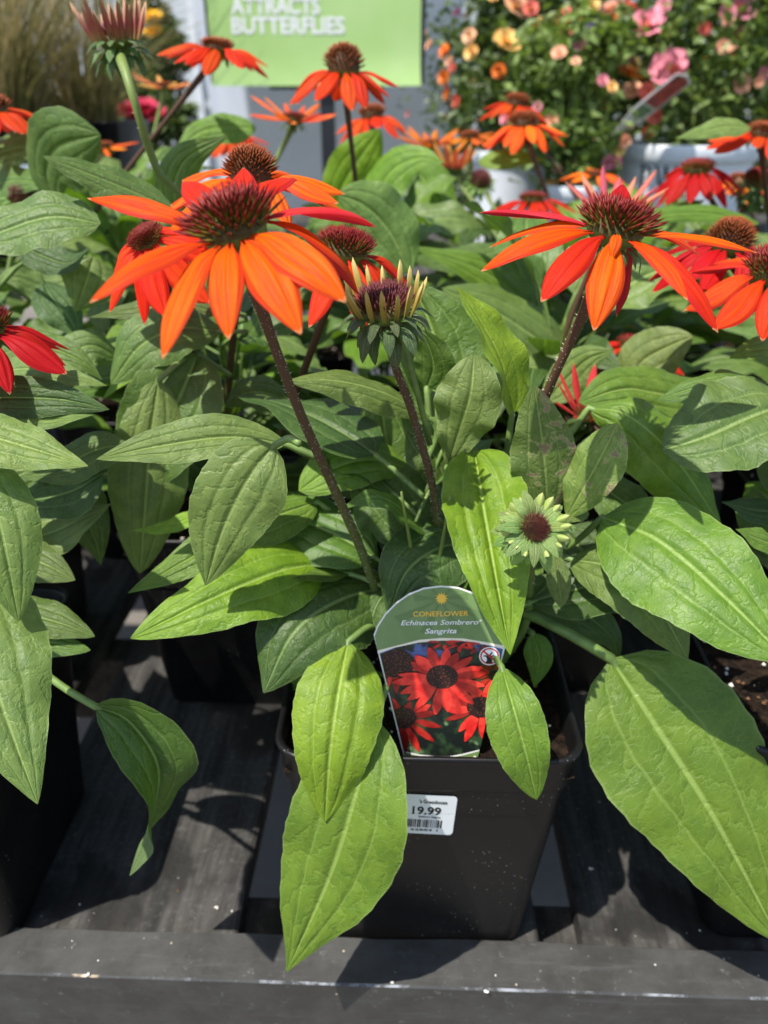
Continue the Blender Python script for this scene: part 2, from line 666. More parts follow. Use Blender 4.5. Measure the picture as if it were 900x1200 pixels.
px = -0.105 - 0.165
edges = [(-0.865, -0.70), (-0.667, -0.50), (-0.468, -0.30), (-0.269, -0.105), (-0.073, 0.088), (0.117, 0.282), (0.315, 0.48), (0.513, 0.68), (0.71, 0.875)]
for i, (a, b) in enumerate(edges):
    link('plank', plank_mesh(b - a, 0.93, 0.019, i + 1), bench, BM @ Matrix.Translation((a, 0.3032, T - 0.0008 * (i % 3))))
for y in (0.33, 0.62, 1.16):
    mb = MB()
    mb.box((0, y, T - 0.063), (2.1, 0.036, 0.08))
    link('cross_beam', bevel(mb.mesh('cross_beam', MAT['wood'], False), 0.002, 1), bench, BM)
for x in (-0.98, 0.98):
    for y in (0.325, 1.2):
        mb = MB()
        mb.box((x, y, (T - 0.11) / 2), (0.07, 0.07, T - 0.11))
        link('leg', bevel(mb.mesh('leg', MAT['rail'], False), 0.003, 1), bench, BM)

# crumbs of perlite and grit lying on the planks
rn = random.Random(77)
mb = MB()


def crumb(mb, c, r, rn, m=0):
    q = Quaternion(V((rn.random() - .5, rn.random() - .5, rn.random() - .5)).normalized(), rn.random() * 6)
    vs = []
    for p in ((1, 0, 0), (-1, 0, 0), (0, 1, 0), (0, -1, 0), (0, 0, .8), (0, 0, -.8)):
        vs.append(mb.vert(V(c) + q @ (V(p) * r * rn.uniform(.6, 1.2))))
    for f in ((0, 2, 4), (2, 1, 4), (1, 3, 4), (3, 0, 4), (2, 0, 5), (1, 2, 5), (3, 1, 5), (0, 3, 5)):
        mb.face([vs[i] for i in f], m)


for i in range(150):
    a, b = rn.choice(edges[2:8])
    x, y = rn.uniform(a + .005, b - .005), 0.31 + rn.random() ** 1.6 * 0.3
    r = rn.choice([.0005, .0006, .0008, .0008, .0013])
    crumb(mb, BROT @ V((x, y, T + r * .4 - .001)), r, rn, 0 if rn.random() < .7 else 1)
for i in range(26):
    x, y = rn.uniform(-.4, .4), rn.uniform(.274, .298)
    crumb(mb, BROT @ V((x, y, T + .0072)), rn.choice([.0004, .0005, .0007]), rn, 0 if rn.random() < .7 else 1)
for u, v, r in ((100, 1143, .0016), (253, 1064, .0014), (693, 1018, .0013), (570, 1162, .0014), (460, 1152, .0009)):
    d = ray(u, v)
    zt = T + (.008 if v > 1090 else .0005)
    p = CAM + d * ((zt - CAM.z) / d.z)
    for k in range(4):
        crumb(mb, p + V((rn.uniform(-r, r), rn.uniform(-r, r) * .6, rn.uniform(0, r * .3))), r * rn.uniform(.6, .9), rn, 0)
link('perlite_grit', mb.mesh('grit', [MAT['perlite'], MAT['bark']], False), kind='stuff', label='white perlite crumbs and grit scattered over the bench boards', cat='grit')


# ------------------------------------------------------------------ pots
def rounded_square(h, r, n=5):
    pts = []
    for cx, cy, a0 in ((h - r, h - r, 0), (-(h - r), h - r, 90), (-(h - r), -(h - r), 180), (h - r, -(h - r), 270)):
        for i in range(n + 1):
            a = R(a0 + 90 * i / n)
            pts.append((cx + r * math.cos(a), cy + r * math.sin(a)))
    return pts


POT_H, POT_R = 0.176, 0.080


def pot_meshes():
    body, rim, soil = MB(), MB(), MB()
    prof = [(0.060, 0.0), (0.0625, 0.0), (0.0640, 0.004), (0.0715, 0.10), (0.0755, 0.148), (0.0757, 0.150)]
    rows = []
    for h, z in prof:
        rows.append([V((x, y, z)) for x, y in rounded_square(h, 0.013)])
    body.grid(rows, [[(0, 0)] * len(r) for r in rows], 0, True)
    body.face(list(range(len(rows[0])))[::-1])
    prof = [(0.0752, 0.1495), (0.0775, 0.1500), (0.0782, 0.1515), (0.0792, 0.1700), (0.0806, 0.1735), (0.0808, 0.1752), (0.0798, 0.1762), (0.0782, 0.1758), (0.0772, 0.1740), (0.0750, 0.1300)]
    rows = []
    for h, z in prof:
        rows.append([V((x, y, z)) for x, y in rounded_square(h, 0.016)])
    rim.grid(rows, [[(0, 0)] * len(r) for r in rows], 0, True)
    n = 46
    rows = []
    for i in range(n + 1):
        row = []
        for j in range(n + 1):
            x, y = (i / n - .5) * 0.1525, (j / n - .5) * 0.1525
            z = 0.160 + noise.noise(V((x * 90, y * 90, 0))) * .0022 + noise.noise(V((x * 260, y * 260, 4))) * .0016
            row.append(V((x, y, z)))
        rows.append(row)
    soil.grid(rows, [[(0, 0)] * (n + 1) for _ in rows])
    rr = random.Random(5)
    for i in range(170):
        x, y = rr.uniform(-.07, .07), rr.uniform(-.07, .07)
        q = rr.random()
        crumb(soil, (x, y, .1615), rr.uniform(.0008, .0022), rr, 1 if q < .45 else 2)
    return (body.mesh('pot', MAT['plastic']), rim.mesh('rim', MAT['plastic']), soil.mesh('soil', [MAT['soil'], MAT['perlite'], MAT['bark']], False))


POTM = pot_meshes()


def make_pot(x, y, label, rz=0.0, scale=1.0, z=T, group='square black nursery pots on the bench'):
    p = thing('plant_pot', V((x, y, z)), label, 'pot', group, rz)
    M = WM[p] @ Matrix.Scale(scale, 4)
    link('body', POTM[0], p, M)
    link('rim', POTM[1], p, M)
    link('potting_soil', POTM[2], p, M, kind='stuff')
    return p


# ------------------------------------------------------------------ leaves
def prof_w(t, tmax, q):
    p = math.log(.5) / math.log(tmax)
    return max(0.0, math.sin(math.pi * min(1, t) ** p)) ** q


UCOL = [0, .05, .16, .30, .40, .47, .55, .68, .84, .95, 1.0]
UCOL_LO = [0, .12, .42, .72, 1.0]


def leaf_mesh(pts, W, nrm, nv=30, fold=.16, curl=.25, wave=.05, tmax=.36, q=1.0, twist=0.0, seed=0, petiole=None, pr=.0016, lo=False, serr=.020, mats=None, quilt=.010):
    """blade along pts (root to tip), W full width in metres, nrm the side its face looks to"""
    rn = random.Random(seed)
    mb = MB()
    C = sample(pts, nv)
    fr = frames(C, nrm)
    us = UCOL_LO if lo else UCOL
    cols = [-u for u in us[:0:-1]] + us
    ph1, ph2 = rn.random() * 6, rn.random() * 6
    fq = rn.uniform(2.0, 3.6)
    asym = rn.uniform(-.06, .06)
    rows, uvs = [], []
    for i in range(nv + 1):
        t = i / nv
        tn, s, n = fr[i]
        if twist:
            qd = Quaternion(tn, twist * t)
            s, n = qd @ s, qd @ n
        hw = W * .5 * max(prof_w(t, tmax, q), .012)
        row, ur = [], []
        for u in cols:
            au = abs(u)
            sg = 1 if u > 0 else -1
            ph = ph1 if u > 0 else ph2
            edge = 1 + serr * ((t * 19 + ph) % 1 - .5) * 2 * (au > .9) * (0 if lo else 1) + .04 * math.sin(t * 9 + ph)
            ww = hw * (1 + asym * sg)
            f = fold * (1 - .5 * t)
            off = ww * au * math.sin(f) * 1.0 - curl * ww * au * au + wave * W * math.sin(fq * 2 * math.pi * t + ph) * au ** 2 * math.sin(math.pi * t)
            if not lo:
                off -= quilt * W * (math.exp(-(au / .05) ** 2) * 1.2 + math.exp(-((au - .47) / .05) ** 2) * .8) * math.sin(math.pi * min(1, t * 1.05)) ** .5
                off += quilt * W * .6 * noise.noise(V((u * 3.1, t * 9 + seed, seed * .7)))
            row.append(C[i] + s * (ww * u * math.cos(f) * edge) + n * off)
            ur.append(((u + 1) / 2, t))
        rows.append(row)
        uvs.append(ur)
    mb.grid(rows, uvs, 0)
    if petiole is not None:
        PP = sample(list(petiole) + [C[0]], 10)
        k = int(nv * .40)
        rib = [C[i] - fr[i][2] * (pr * .75 + quilt * W * 1.1) for i in range(1, k, 2)]
        path = PP + rib
        rad = [pr * 1.15] * len(PP) + [pr * (.9 - .75 * i / max(1, len(rib))) for i in range(len(rib))]
        mb.tube(path, rad, 6, 1)
    return mb.mesh('leaf', mats or [MAT['leaf'], MAT['petiole']])


TONES = {'mid': (.072, .140, .018), 'dull': (.088, .150, .026), 'deep': (.048, .098, .017), 'bright': (.105, .200, .016),
         'lime': (.150, .260, .012), 'grey': (.120, .190, .040), 'pale': (.150, .222, .044)}


def tone_jit(c, rn, a=.12):
    k = rn.uniform(1 - a, 1 + a)
    return tuple(max(0, min(1, x * k * rn.uniform(1 - a * .5, 1 + a * .5))) for x in c)


LRN = random.Random(11)
NLEAF = [0]


def hand_leaf(plant, px_pts, w_px, tone='mid', petiole=None, roll=0.0, up=.6, dam=False, name='leaf', **kw):
    """a leaf of the plant whose midrib passes through the given (u, v, Y) points"""
    P = [Py(*p) for p in px_pts]
    mid = P[len(P) // 2] if len(P) > 2 else P[0].lerp(P[1], .5)
    view = (CAM - mid).normalized()
    tn = (P[-1] - P[0]).normalized()
    n = (view + V((0, 0, 1)) * up)
    n = (n - tn * n.dot(tn)).normalized()
    if roll:
        n = Quaternion(tn, R(roll)) @ n
    s = tn.cross(n)
    sx = V((s.x, s.dot(UPV), 0))
    ta = V((tn.x, tn.dot(UPV), 0))
    ta = ta.normalized() if ta.length > 1e-5 else V((1, 0, 0))
    perp = abs(sx.x * -ta.y + sx.y * ta.x)
    W = w_px * depth(mid) / FPX / max(.38, perp)
    NLEAF[0] += 1
    pet = [Py(*p) for p in petiole] if petiole else None
    loc = WM[plant].translation
    if pet is None:
        # stalk back to the plant's crown
        b, tip = P[0], P[-1]
        ax = V((loc.x, loc.y, max(SOIL - .005, b.z - .07)))
        if (V((b.x, b.y, 0)) - V((loc.x, loc.y, 0))).length < min(.19, (V((tip.x, tip.y, 0)) - V((loc.x, loc.y, 0))).length):
            out = (P[0] - P[1]).normalized() * .018
            pet = [ax.lerp(b, .06), ax.lerp(b, .55) + V((0, 0, .006)), b + out]
            kw.setdefault('pr', .0013)
    mats = [MAT['leafdam'], MAT['petiole']] if dam else None
    me = leaf_mesh([p - loc for p in P], W, n, seed=NLEAF[0], petiole=[p - loc for p in pet] if pet else None, mats=mats, **kw)
    return link(name, me, plant, Matrix.Translation(loc), color=tone_jit(TONES[tone] if isinstance(tone, str) else tone, LRN))


# shared leaf shapes for the plants farther back, built along +X
PROTO = []
for i in range(14):
    rn = random.Random(100 + i)
    e0 = R(rn.uniform(25, 65))
    e1 = R(rn.uniform(-75, 0))
    pts, p = [], V((0, 0, 0))
    side = rn.uniform(-.5, .5)
    for k in range(7):
        pts.append(p.copy())
        a = e0 + (e1 - e0) * (k / 6) ** 1.1
        p = p + V((math.cos(a), side * .35 * k / 6, math.sin(a))) / 6
    S = sample(pts, 12)
    me = leaf_mesh(S[3:], rn.uniform(.30, .44), V((-.3, 0, 1)), nv=18, fold=rn.uniform(.1, .4), curl=rn.uniform(.05, .4), wave=rn.uniform(.03, .12), tmax=rn.uniform(.30, .42), q=rn.uniform(.85, 1.1), twist=rn.uniform(-.7, .7), seed=i, petiole=[S[0], S[2]], pr=.010, mats=[MAT['leaffar'], MAT['petiole']])
    PROTO.append(me)


def random_leaf(plant, base, az, length, rn, tilt=0.0, tones=('mid', 'dull', 'grey', 'mid', 'bright', 'deep')):
    M = Matrix.Translation(base) @ Matrix.Rotation(az, 4, 'Z') @ Matrix.Rotation(tilt, 4, 'Y') @ Matrix.Rotation(rn.uniform(-.45, .45), 4, 'X') @ Matrix.Scale(length, 4)
    return link('leaf', rn.choice(PROTO), plant, M, color=tone_jit(TONES[rn.choice(tones)], rn))


# ------------------------------------------------------------------ stems
def stem_part(plant, pts, r0, r1, mat='stem', hairs=0, seed=0, nm='stem'):
    loc = WM[plant].translation
    S = sample([V(p) - loc for p in pts], 22)
    mb = MB()
    n = len(S)
    rad = [r0 + (r1 - r0) * i / (n - 1) for i in range(n)]
    for i in range(n - 3, n):
        rad[i] *= 1 + .18 * (i - n + 4)
    mb.tube(S, rad, 10)
    rn = random.Random(seed)
    fr = frames(S)
    for _ in range(hairs):
        i = rn.randrange(2, n - 2)
        t, s, nn = fr[i]
        a = rn.random() * 6.283
        d = s * math.cos(a) + nn * math.sin(a)
        p = S[i].lerp(S[i + 1], rn.random()) + d * rad[i] * .95
        L = rn.uniform(.0007, .0016)
        k = t * .00016
        c = d.cross(t) * .00016
        q = [mb.vert(p + k), mb.vert(p - k + c), mb.vert(p - k - c), mb.vert(p + d * L + t * L * .3)]
        mb.face((q[0], q[1], q[3]), 1)
        mb.face((q[1], q[2], q[3]), 1)
        mb.face((q[2], q[0], q[3]), 1)
    return link(nm, mb.mesh('stem', [MAT[mat], MAT['hair']]), plant, Matrix.Translation(loc))


# ------------------------------------------------------------------ flower heads
def cone_mesh(rad, hgt, nsp, spike, mat, seed=0, thick=.055, flare=.55, inner=None):
    """dome of disc florets with radiating spines; local +Z is the flower's axis"""
    rn = random.Random(seed)
    mb = MB()
    rows, uvs = [], []
    for i in range(9):
        a = (i / 8) * math.pi / 2
        rows.append([V((rad * .86 * math.cos(a) * math.cos(b), rad * .86 * math.cos(a) * math.sin(b), hgt * math.sin(a))) for b in [2 * math.pi * j / 18 for j in range(18)]])
        uvs.append([(0, .08)] * 18)
    mb.grid(rows, uvs, 0, True)
    rows = []
    for i in range(4):
        a = (i / 3) * math.pi / 2
        rows.append([V((rad * .86 * math.cos(a) * math.cos(b), rad * .86 * math.cos(a) * math.sin(b), -rad * .5 * math.sin(a))) for b in [2 * math.pi * j / 18 for j in range(18)]])
    mb.grid(rows, [[(0, .35)] * 18 for _ in rows], 1, True)
    ga = math.pi * (3 - math.sqrt(5))
    for k in range(nsp):
        f = (k + .5) / nsp
        th = k * ga
        el = math.acos(min(1, f ** .55 * .995)) if f < 1 else 0
        p = V((rad * .86 * math.cos(el) * math.cos(th), rad * .86 * math.cos(el) * math.sin(th), hgt * math.sin(el)))
        rd = V((math.cos(el) * math.cos(th) * flare, math.cos(el) * math.sin(th) * flare, .25 + math.sin(el) * .8)).normalized()
        rd = (rd + V((rn.uniform(-.1, .1), rn.uniform(-.1, .1), rn.uniform(-.1, .1)))).normalized()
        L = spike * rn.uniform(.8, 1.15) * (.55 + .45 * f ** .5)
        s = rd.orthogonal().normalized()
        c = rd.cross(s)
        w_ = rad * thick
        b0 = [mb.vert(p + (s * math.cos(q) + c * math.sin(q)) * w_, (0, .1)) for q in (0, 2.09, 4.19)]
        m0 = [mb.vert(p + rd * L * .6 + (s * math.cos(q) + c * math.sin(q)) * w_ * .75, (0, .6)) for q in (0, 2.09, 4.19)]
        tp = mb.vert(p + rd * L, (0, 1))
        for i in range(3):
            j = (i + 1) % 3
            mb.face((b0[i], b0[j], m0[j], m0[i]))
            mb.face((m0[i], m0[j], tp))
    return mb.mesh('flower_cone', [MAT[mat], MAT['greenstem']])


def petal_mesh(pts, W, nrm, seed=0, nv=16, tmax=.58, q=.62, cup=.30, ridge=.05, base_w=.22, twist=0.0, mat='petal'):
    rn = random.Random(seed)
    mb = MB()
    C = sample(pts, nv)
    fr = frames(C, nrm)
    cols = [-1, -.85, -.66, -.5, -.34, -.17, 0, .17, .34, .5, .66, .85, 1]
    ph = rn.random() * 6
    rows, uvs = [], []
    for i in range(nv + 1):
        t = i / nv
        tn, s, n = fr[i]
        if twist:
            qd = Quaternion(tn, twist * t)
            s, n = qd @ s, qd @ n
        hw = W * .5 * max(prof_w(t, tmax, q), base_w * (1 - t) ** .5, .03)
        row, ur = [], []
        for u in cols:
            off = -cup * hw * u * u + ridge * hw * math.cos(u * 2 * math.pi * 1.5) * (1 - .4 * t) + .05 * hw * math.sin(t * 8 + ph + u * 2)
            notch = -.022 * W * 2 * (math.cos(u * math.pi * 3) * .5 + .5) * (1 if i == nv else 0)
            row.append(C[i] + s * (hw * u) + n * off + tn * notch)
            ur.append(((u + 1) / 2, t))
        rows.append(row)
        uvs.append(ur)
    mb.grid(rows, uvs)
    return mb.mesh('petal', MAT[mat])


def axis_matrix(c, ax, spin=0.0):
    q = V(ax).normalized().to_track_quat('Z', 'Y')
    return Matrix.Translation(c) @ q.to_matrix().to_4x4() @ Matrix.Rotation(spin, 4, 'Z')


def bract_mesh(L, W, seed):
    return leaf_mesh([V((0, 0, 0)), V((L * .45, 0, .12 * L)), V((L * .8, 0, -.05 * L)), V((L, 0, -.22 * L))], W, V((0, 0, 1)), nv=8, lo=True, tmax=.45, q=.8, fold=.2, seed=seed, mats=[MAT['bract']])


BRACTS = [bract_mesh(1, .42, i) for i in range(3)]


def add_bracts(head, M, rad, n, size, droop, rn, col=(.07, .13, .035), z=0, nm='bract'):
    for k in range(n):
        a = 2 * math.pi * (k + rn.uniform(-.25, .25)) / n
        m = M @ Matrix.Rotation(a, 4, 'Z') @ Matrix.Translation((rad * .55, 0, z)) @ Matrix.Rotation(R(droop + rn.uniform(-14, 14)), 4, 'Y') @ Matrix.Scale(size * rn.uniform(.8, 1.2), 4)
        link(nm, rn.choice(BRACTS), head, m, color=tone_jit(col, rn, .2))


CONES = {}


def get_cone(kind, mat, hi):
    key = (kind, mat, hi)
    if key not in CONES:
        n = 280 if hi else 120
        if kind == 'dome':
            CONES[key] = cone_mesh(1, .6, n, .55, mat, 1, .05 if hi else .07)
        elif kind == 'flat':
            CONES[key] = cone_mesh(1, .35, n, .45, mat, 2, .05 if hi else .07, .8)
        elif kind == 'ball':
            CONES[key] = cone_mesh(1, 1.05, n, .45, mat, 3, .05 if hi else .07, .9)
    return CONES[key]


def unit_petal(seed, young):
    rn = random.Random(seed)
    if young:
        pts = [V((0, 0, 0)), V((.35, 0, .03)), V((.7, 0, .05)), V((1, 0, .04))]
        return petal_mesh(pts, .20, V((0, 0, 1)), seed, 8, .5, .6, .5, .02)
    d = rn.uniform(.06, .22)
    pts = [V((0, 0, 0)), V((.3, rn.uniform(-.02, .02), .05)), V((.65, rn.uniform(-.04, .04), .02 - d * .35)), V((1, rn.uniform(-.07, .07), -d))]
    return petal_mesh(pts, rn.uniform(.31, .38), V((0, 0, 1)), seed, 10, .55, .80, .30, .12, twist=rn.uniform(-.3, .3))


UP_M = [unit_petal(i, False) for i in range(7)]
UP_Y = [unit_petal(50 + i, True) for i in range(3)]
ORANGE, RED, REDO, SCARLET, YORANGE = (.65, .080, .002), (.42, .008, .006), (.60, .048, .002), (.50, .020, .003), (.66, .16, .015)


def flower(plant, c, axis, plen, crad, n=13, droop=25, color=ORANGE, cone='dome', cmat='spine', young=False, seed=0, hi=False, az_range=None, bracts=True, jit=1.0):
    """generic coneflower head: cone with petals and green bracts below"""
    rn = random.Random(seed)
    M = axis_matrix(c, axis, rn.random() * 6)
    head = link('flower_head', get_cone(cone, cmat, hi), plant, M @ Matrix.Scale(crad, 4))
    for k in range(n):
        a = 2 * math.pi * (k + rn.uniform(-.22, .22) * jit) / n
        dr = droop + rn.uniform(-12, 12) * jit
        L = plen * rn.uniform(.85, 1.1)
        m = M @ Matrix.Rotation(a, 4, 'Z') @ Matrix.Translation((crad * .72, 0, -crad * .06)) @ Matrix.Rotation(R(dr), 4, 'Y') @ Matrix.Rotation(rn.uniform(-.35, .35) * jit, 4, 'X') @ Matrix.Scale(L, 4)
        col = tuple(max(0, min(1, x)) for x in (color[0] * rn.uniform(.9, 1.08), color[1] * rn.uniform(.55, 1.5), color[2]))
        link('petal', rn.choice(UP_Y if young else UP_M), head, m, color=col)
    if bracts:
        add_bracts(head, M, crad, 9, crad * .8, 35, rn, z=-crad * .35)
    return head


# ------------------------------------------------------------------ pots and plants on the bench
SOIL = T + 0.160
GP = 'square black nursery pots on the bench'
GC = 'potted coneflower plants crowded on the bench'
PL = {}


def plant_at(key, x, y, label, pot_label, rz=0.0):
    make_pot(x, y, pot_label, rz)
    PL[key] = thing('coneflower_plant', V((x, y, SOIL)), label, 'coneflower', GC)


plant_at('A', .025, .366, 'coneflower with two big orange blooms, rising behind the printed plant tag', 'square black pot with the white price sticker and printed plant tag', R(-1.5))
plant_at('B', -.295, .366, 'coneflower with long leaves hanging over the bench rail and one curled leaf above bare plank', 'square black pot beside the bare plank with a curled leaf over it', R(-2))
plant_at('C', .272, .366, 'coneflower beside the tagged pot with broad shaded leaves and red-orange blooms', 'square black pot beside the pot that carries the price sticker', R(-3))
plant_at('D', -.37, .60, 'coneflower with one tall pink-rayed opening bud on a green stem', 'square black pot under the coneflower with the tall pink-rayed bud', R(2))
plant_at('E', -.125, .585, 'coneflower with shaded orange blooms directly behind the big orange flower', 'square black pot standing behind the tagged pot on wet planks', R(-2))
plant_at('F', .135, .60, 'coneflower with pale pink opening rays behind the big red-orange bloom', 'square black pot hidden under leaves behind the tagged pot', R(1))
plant_at('G', .40, .60, 'coneflower with a dark red bloom and a brown cone beside the white lettered pot', 'square black pot in deep shade behind the broad shaded leaves', R(-2))
BACK_LABELS = {
    'H0': "coneflower with a flat-topped orange bloom beside the green sign's edge",
    'H1': 'coneflower with one spiky half-open orange bloom under the green sign',
    'H2': 'coneflower with drooping orange blooms standing in front of the green sign',
    'H3': "coneflower with a layered orange bloom and a pale bud near the planter's edge",
    'H4': 'coneflower with a flat red bloom in front of the white lettered pot',
    'I0': 'leafy coneflower without blooms below the brown grasses',
    'I1': 'coneflower with a pale half-open bloom between the grasses and the planter',
    'I2': 'coneflower with a small orange bloom below the sheet of the green sign',
    'I3': 'coneflower with two small spidery yellow-orange blooms before the grey planter',
    'I4': 'coneflower with an orange bloom rising just behind the layered one',
    'I5': 'coneflower with an orange bloom beside the closed brown head'}
BACK_POT = 'square black nursery pot buried under the back rows of coneflowers'
for i, x in enumerate((-.52, -.27, -.01, .25, .51)):
    plant_at('H%d' % i, x, .83, BACK_LABELS['H%d' % i], BACK_POT, R(i * 3 - 5))
for i, x in enumerate((-.62, -.36, -.12, .13, .38, .64)):
    plant_at('I%d' % i, x, 1.06, BACK_LABELS['I%d' % i], BACK_POT, R(4 - i * 2))

A, B_, C_, D_, E_, F_, G_ = (PL[k] for k in 'ABCDEFG')


def soil_of(p, dx=0, dy=0):
    q = WM[p].translation
    return V((q.x + dx, q.y + dy, SOIL))


# ---- the big orange bloom
def solve_tip(b, px, L, far=False):
    d = ray(*px)
    oc = CAM - b
    bb = d.dot(oc)
    disc = bb * bb - (oc.dot(oc) - L * L)
    s = -bb + (math.sqrt(disc) if far else -math.sqrt(disc)) if disc > 0 else -bb
    return CAM + d * s


def hero_flower(plant, c, axis, crad, specs, seed, cone='dome', cmat='spine'):
    M = axis_matrix(c, axis)
    loc = WM[plant].translation
    head = link('flower_head', cone_mesh(1, .55, 190, .66, cmat, seed, .058, .85), plant, M @ Matrix.Scale(crad, 4))
    ax = V(axis).normalized()
    rn = random.Random(seed)
    for i, sp in enumerate(specs):
        tip_px, L, wpx, arch, col = sp[:5]
        far = sp[5] if len(sp) > 5 else False
        tw = sp[6] if len(sp) > 6 else 0.0
        t0 = solve_tip(c, tip_px, L + crad * .7, far)
        rd = t0 - c
        rd = rd - ax * rd.dot(ax)
        rd.normalize()
        b = c + rd * crad * .72 - ax * crad * .05
        tip = solve_tip(b, tip_px, L, far)
        ch = tip - b
        out = (rd + ax * .15).normalized()
        nr = (ax - ch.normalized() * ax.dot(ch.normalized())).normalized()
        p1 = b + ch * .3 + nr * arch * L * .8
        p2 = b + ch * .68 + nr * arch * L * .75
        W = wpx * .90 * depth(b.lerp(tip, .5)) / FPX
        me = petal_mesh([p - loc for p in (b, p1, p2, tip)], W, nr, seed * 40 + i, 22, rn.uniform(.50, .58), .86, .26, .15, twist=tw)
        link('petal', me, head, Matrix.Translation(loc), color=col)
    add_bracts(head, M, crad, 12, crad * .75, 40, rn, z=-crad * .4)
    return head


O1, O2, O3, OR = (.70, .098, .001), (.66, .066, .001), (.65, .105, .002), (.55, .022, .003)
c1 = Pd(274, 268, .272)
hero_flower(A, c1, (-.22, -.20, .95), .0146, [
    ((102, 232), .047, 44, .10, O2, True),
    ((104, 355), .054, 60, .10, O2),
    ((190, 421), .055, 48, .12, O1),
    ((268, 398), .046, 50, .14, O1),
    ((353, 392), .050, 62, .14, O1),
    ((406, 354), .050, 66, .14, O1),
    ((422, 348), .052, 54, .16, O2, True),
    ((441, 266), .048, 42, .12, (.62, .030, .030), True, -.5),
    ((348, 211), .045, 44, .14, OR, True),
    ((214, 213), .043, 40, .10, OR, True),
    ((285, 196), .040, 44, .05, OR, True)], 21)
stem_part(A, [soil_of(A, -.01, -.01), Py(432, 668, .352), Py(404, 600, .338), Py(350, 480, .312), Py(302, 350, .290), c1 + V((.003, .001, -.010))], .0028, .0019, hairs=420, seed=1)

c5 = Pd(721, 270, .318)
hero_flower(A, c5, (.14, -.12, .98), .0140, [
    ((561, 249), .052, 32, .06, (.50, .025, .035), True, .5),
    ((563, 318), .052, 46, .12, O2),
    ((573, 290), .049, 36, .10, O3, True),
    ((634, 354), .046, 46, .14, OR),
    ((696, 388), .046, 48, .12, O1),
    ((806, 352), .046, 34, .10, O2),
    ((842, 390), .053, 44, .12, OR),
    ((888, 296), .056, 30, .06, O3, True),
    ((722, 372), .038, 40, .10, (.42, .02, .02), True),
    ((820, 300), .044, 36, .10, O2, True),
    ((716, 306), .016, 16, .35, O3),
    ((730, 215), .036, 34, .05, RED, True)], 22)
stem_part(A, [soil_of(A, .02, .005), Py(592, 640, .372), Py(615, 540, .366), Py(642, 458, .357), Py(688, 358, .342), c5 + V((-.004, .001, -.012))], .0028, .0021, hairs=420, seed=2)


def bud(plant, c, axis, crad, nray, rlen, rmat, seed, ray_tilt=62, bsize=.018, nbr=16, bdroop=25, col=(.085, .15, .04), cm='spined', rw=.16, ch='flat'):
    """opening bud: leafy bracts, a ring of short upright rays, a dark cone inside"""
    rn = random.Random(seed)
    M = axis_matrix(c, axis)
    key = ('bud', cm, ch)
    if key not in CONES:
        CONES[key] = cone_mesh(1, .45 if ch == 'flat' else .8, 220, .55, cm, 9, .05, .35)
    head = link('flower_head', CONES[key], plant, M @ Matrix.Scale(crad, 4))
    rk = ('ray', rmat)
    if rk not in CONES:
        CONES[rk] = petal_mesh([V((0, 0, 0)), V((.35, 0, .02)), V((.7, 0, .03)), V((1, 0, .0))], rw, V((0, 0, 1)), 3, 8, .45, .45, 1.2, .02, base_w=.6, mat=rmat)
    for k in range(nray):
        a = 2 * math.pi * (k + rn.uniform(-.2, .2)) / nray
        m = M @ Matrix.Rotation(a, 4, 'Z') @ Matrix.Translation((crad * .95, 0, -crad * .1)) @ Matrix.Rotation(-R(ray_tilt + rn.uniform(-9, 9)), 4, 'Y') @ Matrix.Scale(rlen * rn.uniform(.8, 1.12), 4)
        link('ray_petal', CONES[rk], head, m)
    for ring, (z, dr, s) in enumerate(((-.12, bdroop - 22, .8), (-.38, bdroop, 1.0), (-.6, bdroop + 22, 1.05))):
        add_bracts(head, M, crad * (1.35 - .25 * ring), nbr - 3 * ring, bsize * s, dr, rn, col, crad * z)
    return head


cb = Pd(451, 362, .322)
bud(A, cb, (-.08, -.16, .98), .0125, 16, .0185, 'ray', 31, ray_tilt=72, bsize=.0135, nbr=14, bdroop=30, col=(.060, .095, .030))
stem_part(A, [soil_of(A, .01, .012), Py(512, 608, .365), Py(488, 500, .355), Py(462, 425, .343), cb + V((.001, .001, -.006))], .0026, .0018, hairs=420, seed=3)
# leaflet hanging below the opening bud
hand_leaf(A, [(462, 388, .335), (464, 402, .332), (463, 417, .330)], 17, 'pale', nv=10, tmax=.6, q=.5, lo=True)

cg = Pd(627, 619, .333)
bud(A, cg, (.02, -.72, .68), .0062, 19, .0095, 'raygreen', 33, ray_tilt=24, bsize=.0140, nbr=18, bdroop=4, col=(.19, .29, .075), rw=.42, ch='flat')
stem_part(A, [soil_of(A, .03, -.01), Py(612, 740, .352), Py(622, 670, .342), cg + V((0, .003, -.004))], .0026, .0020, 'greenstem', 120, 4)

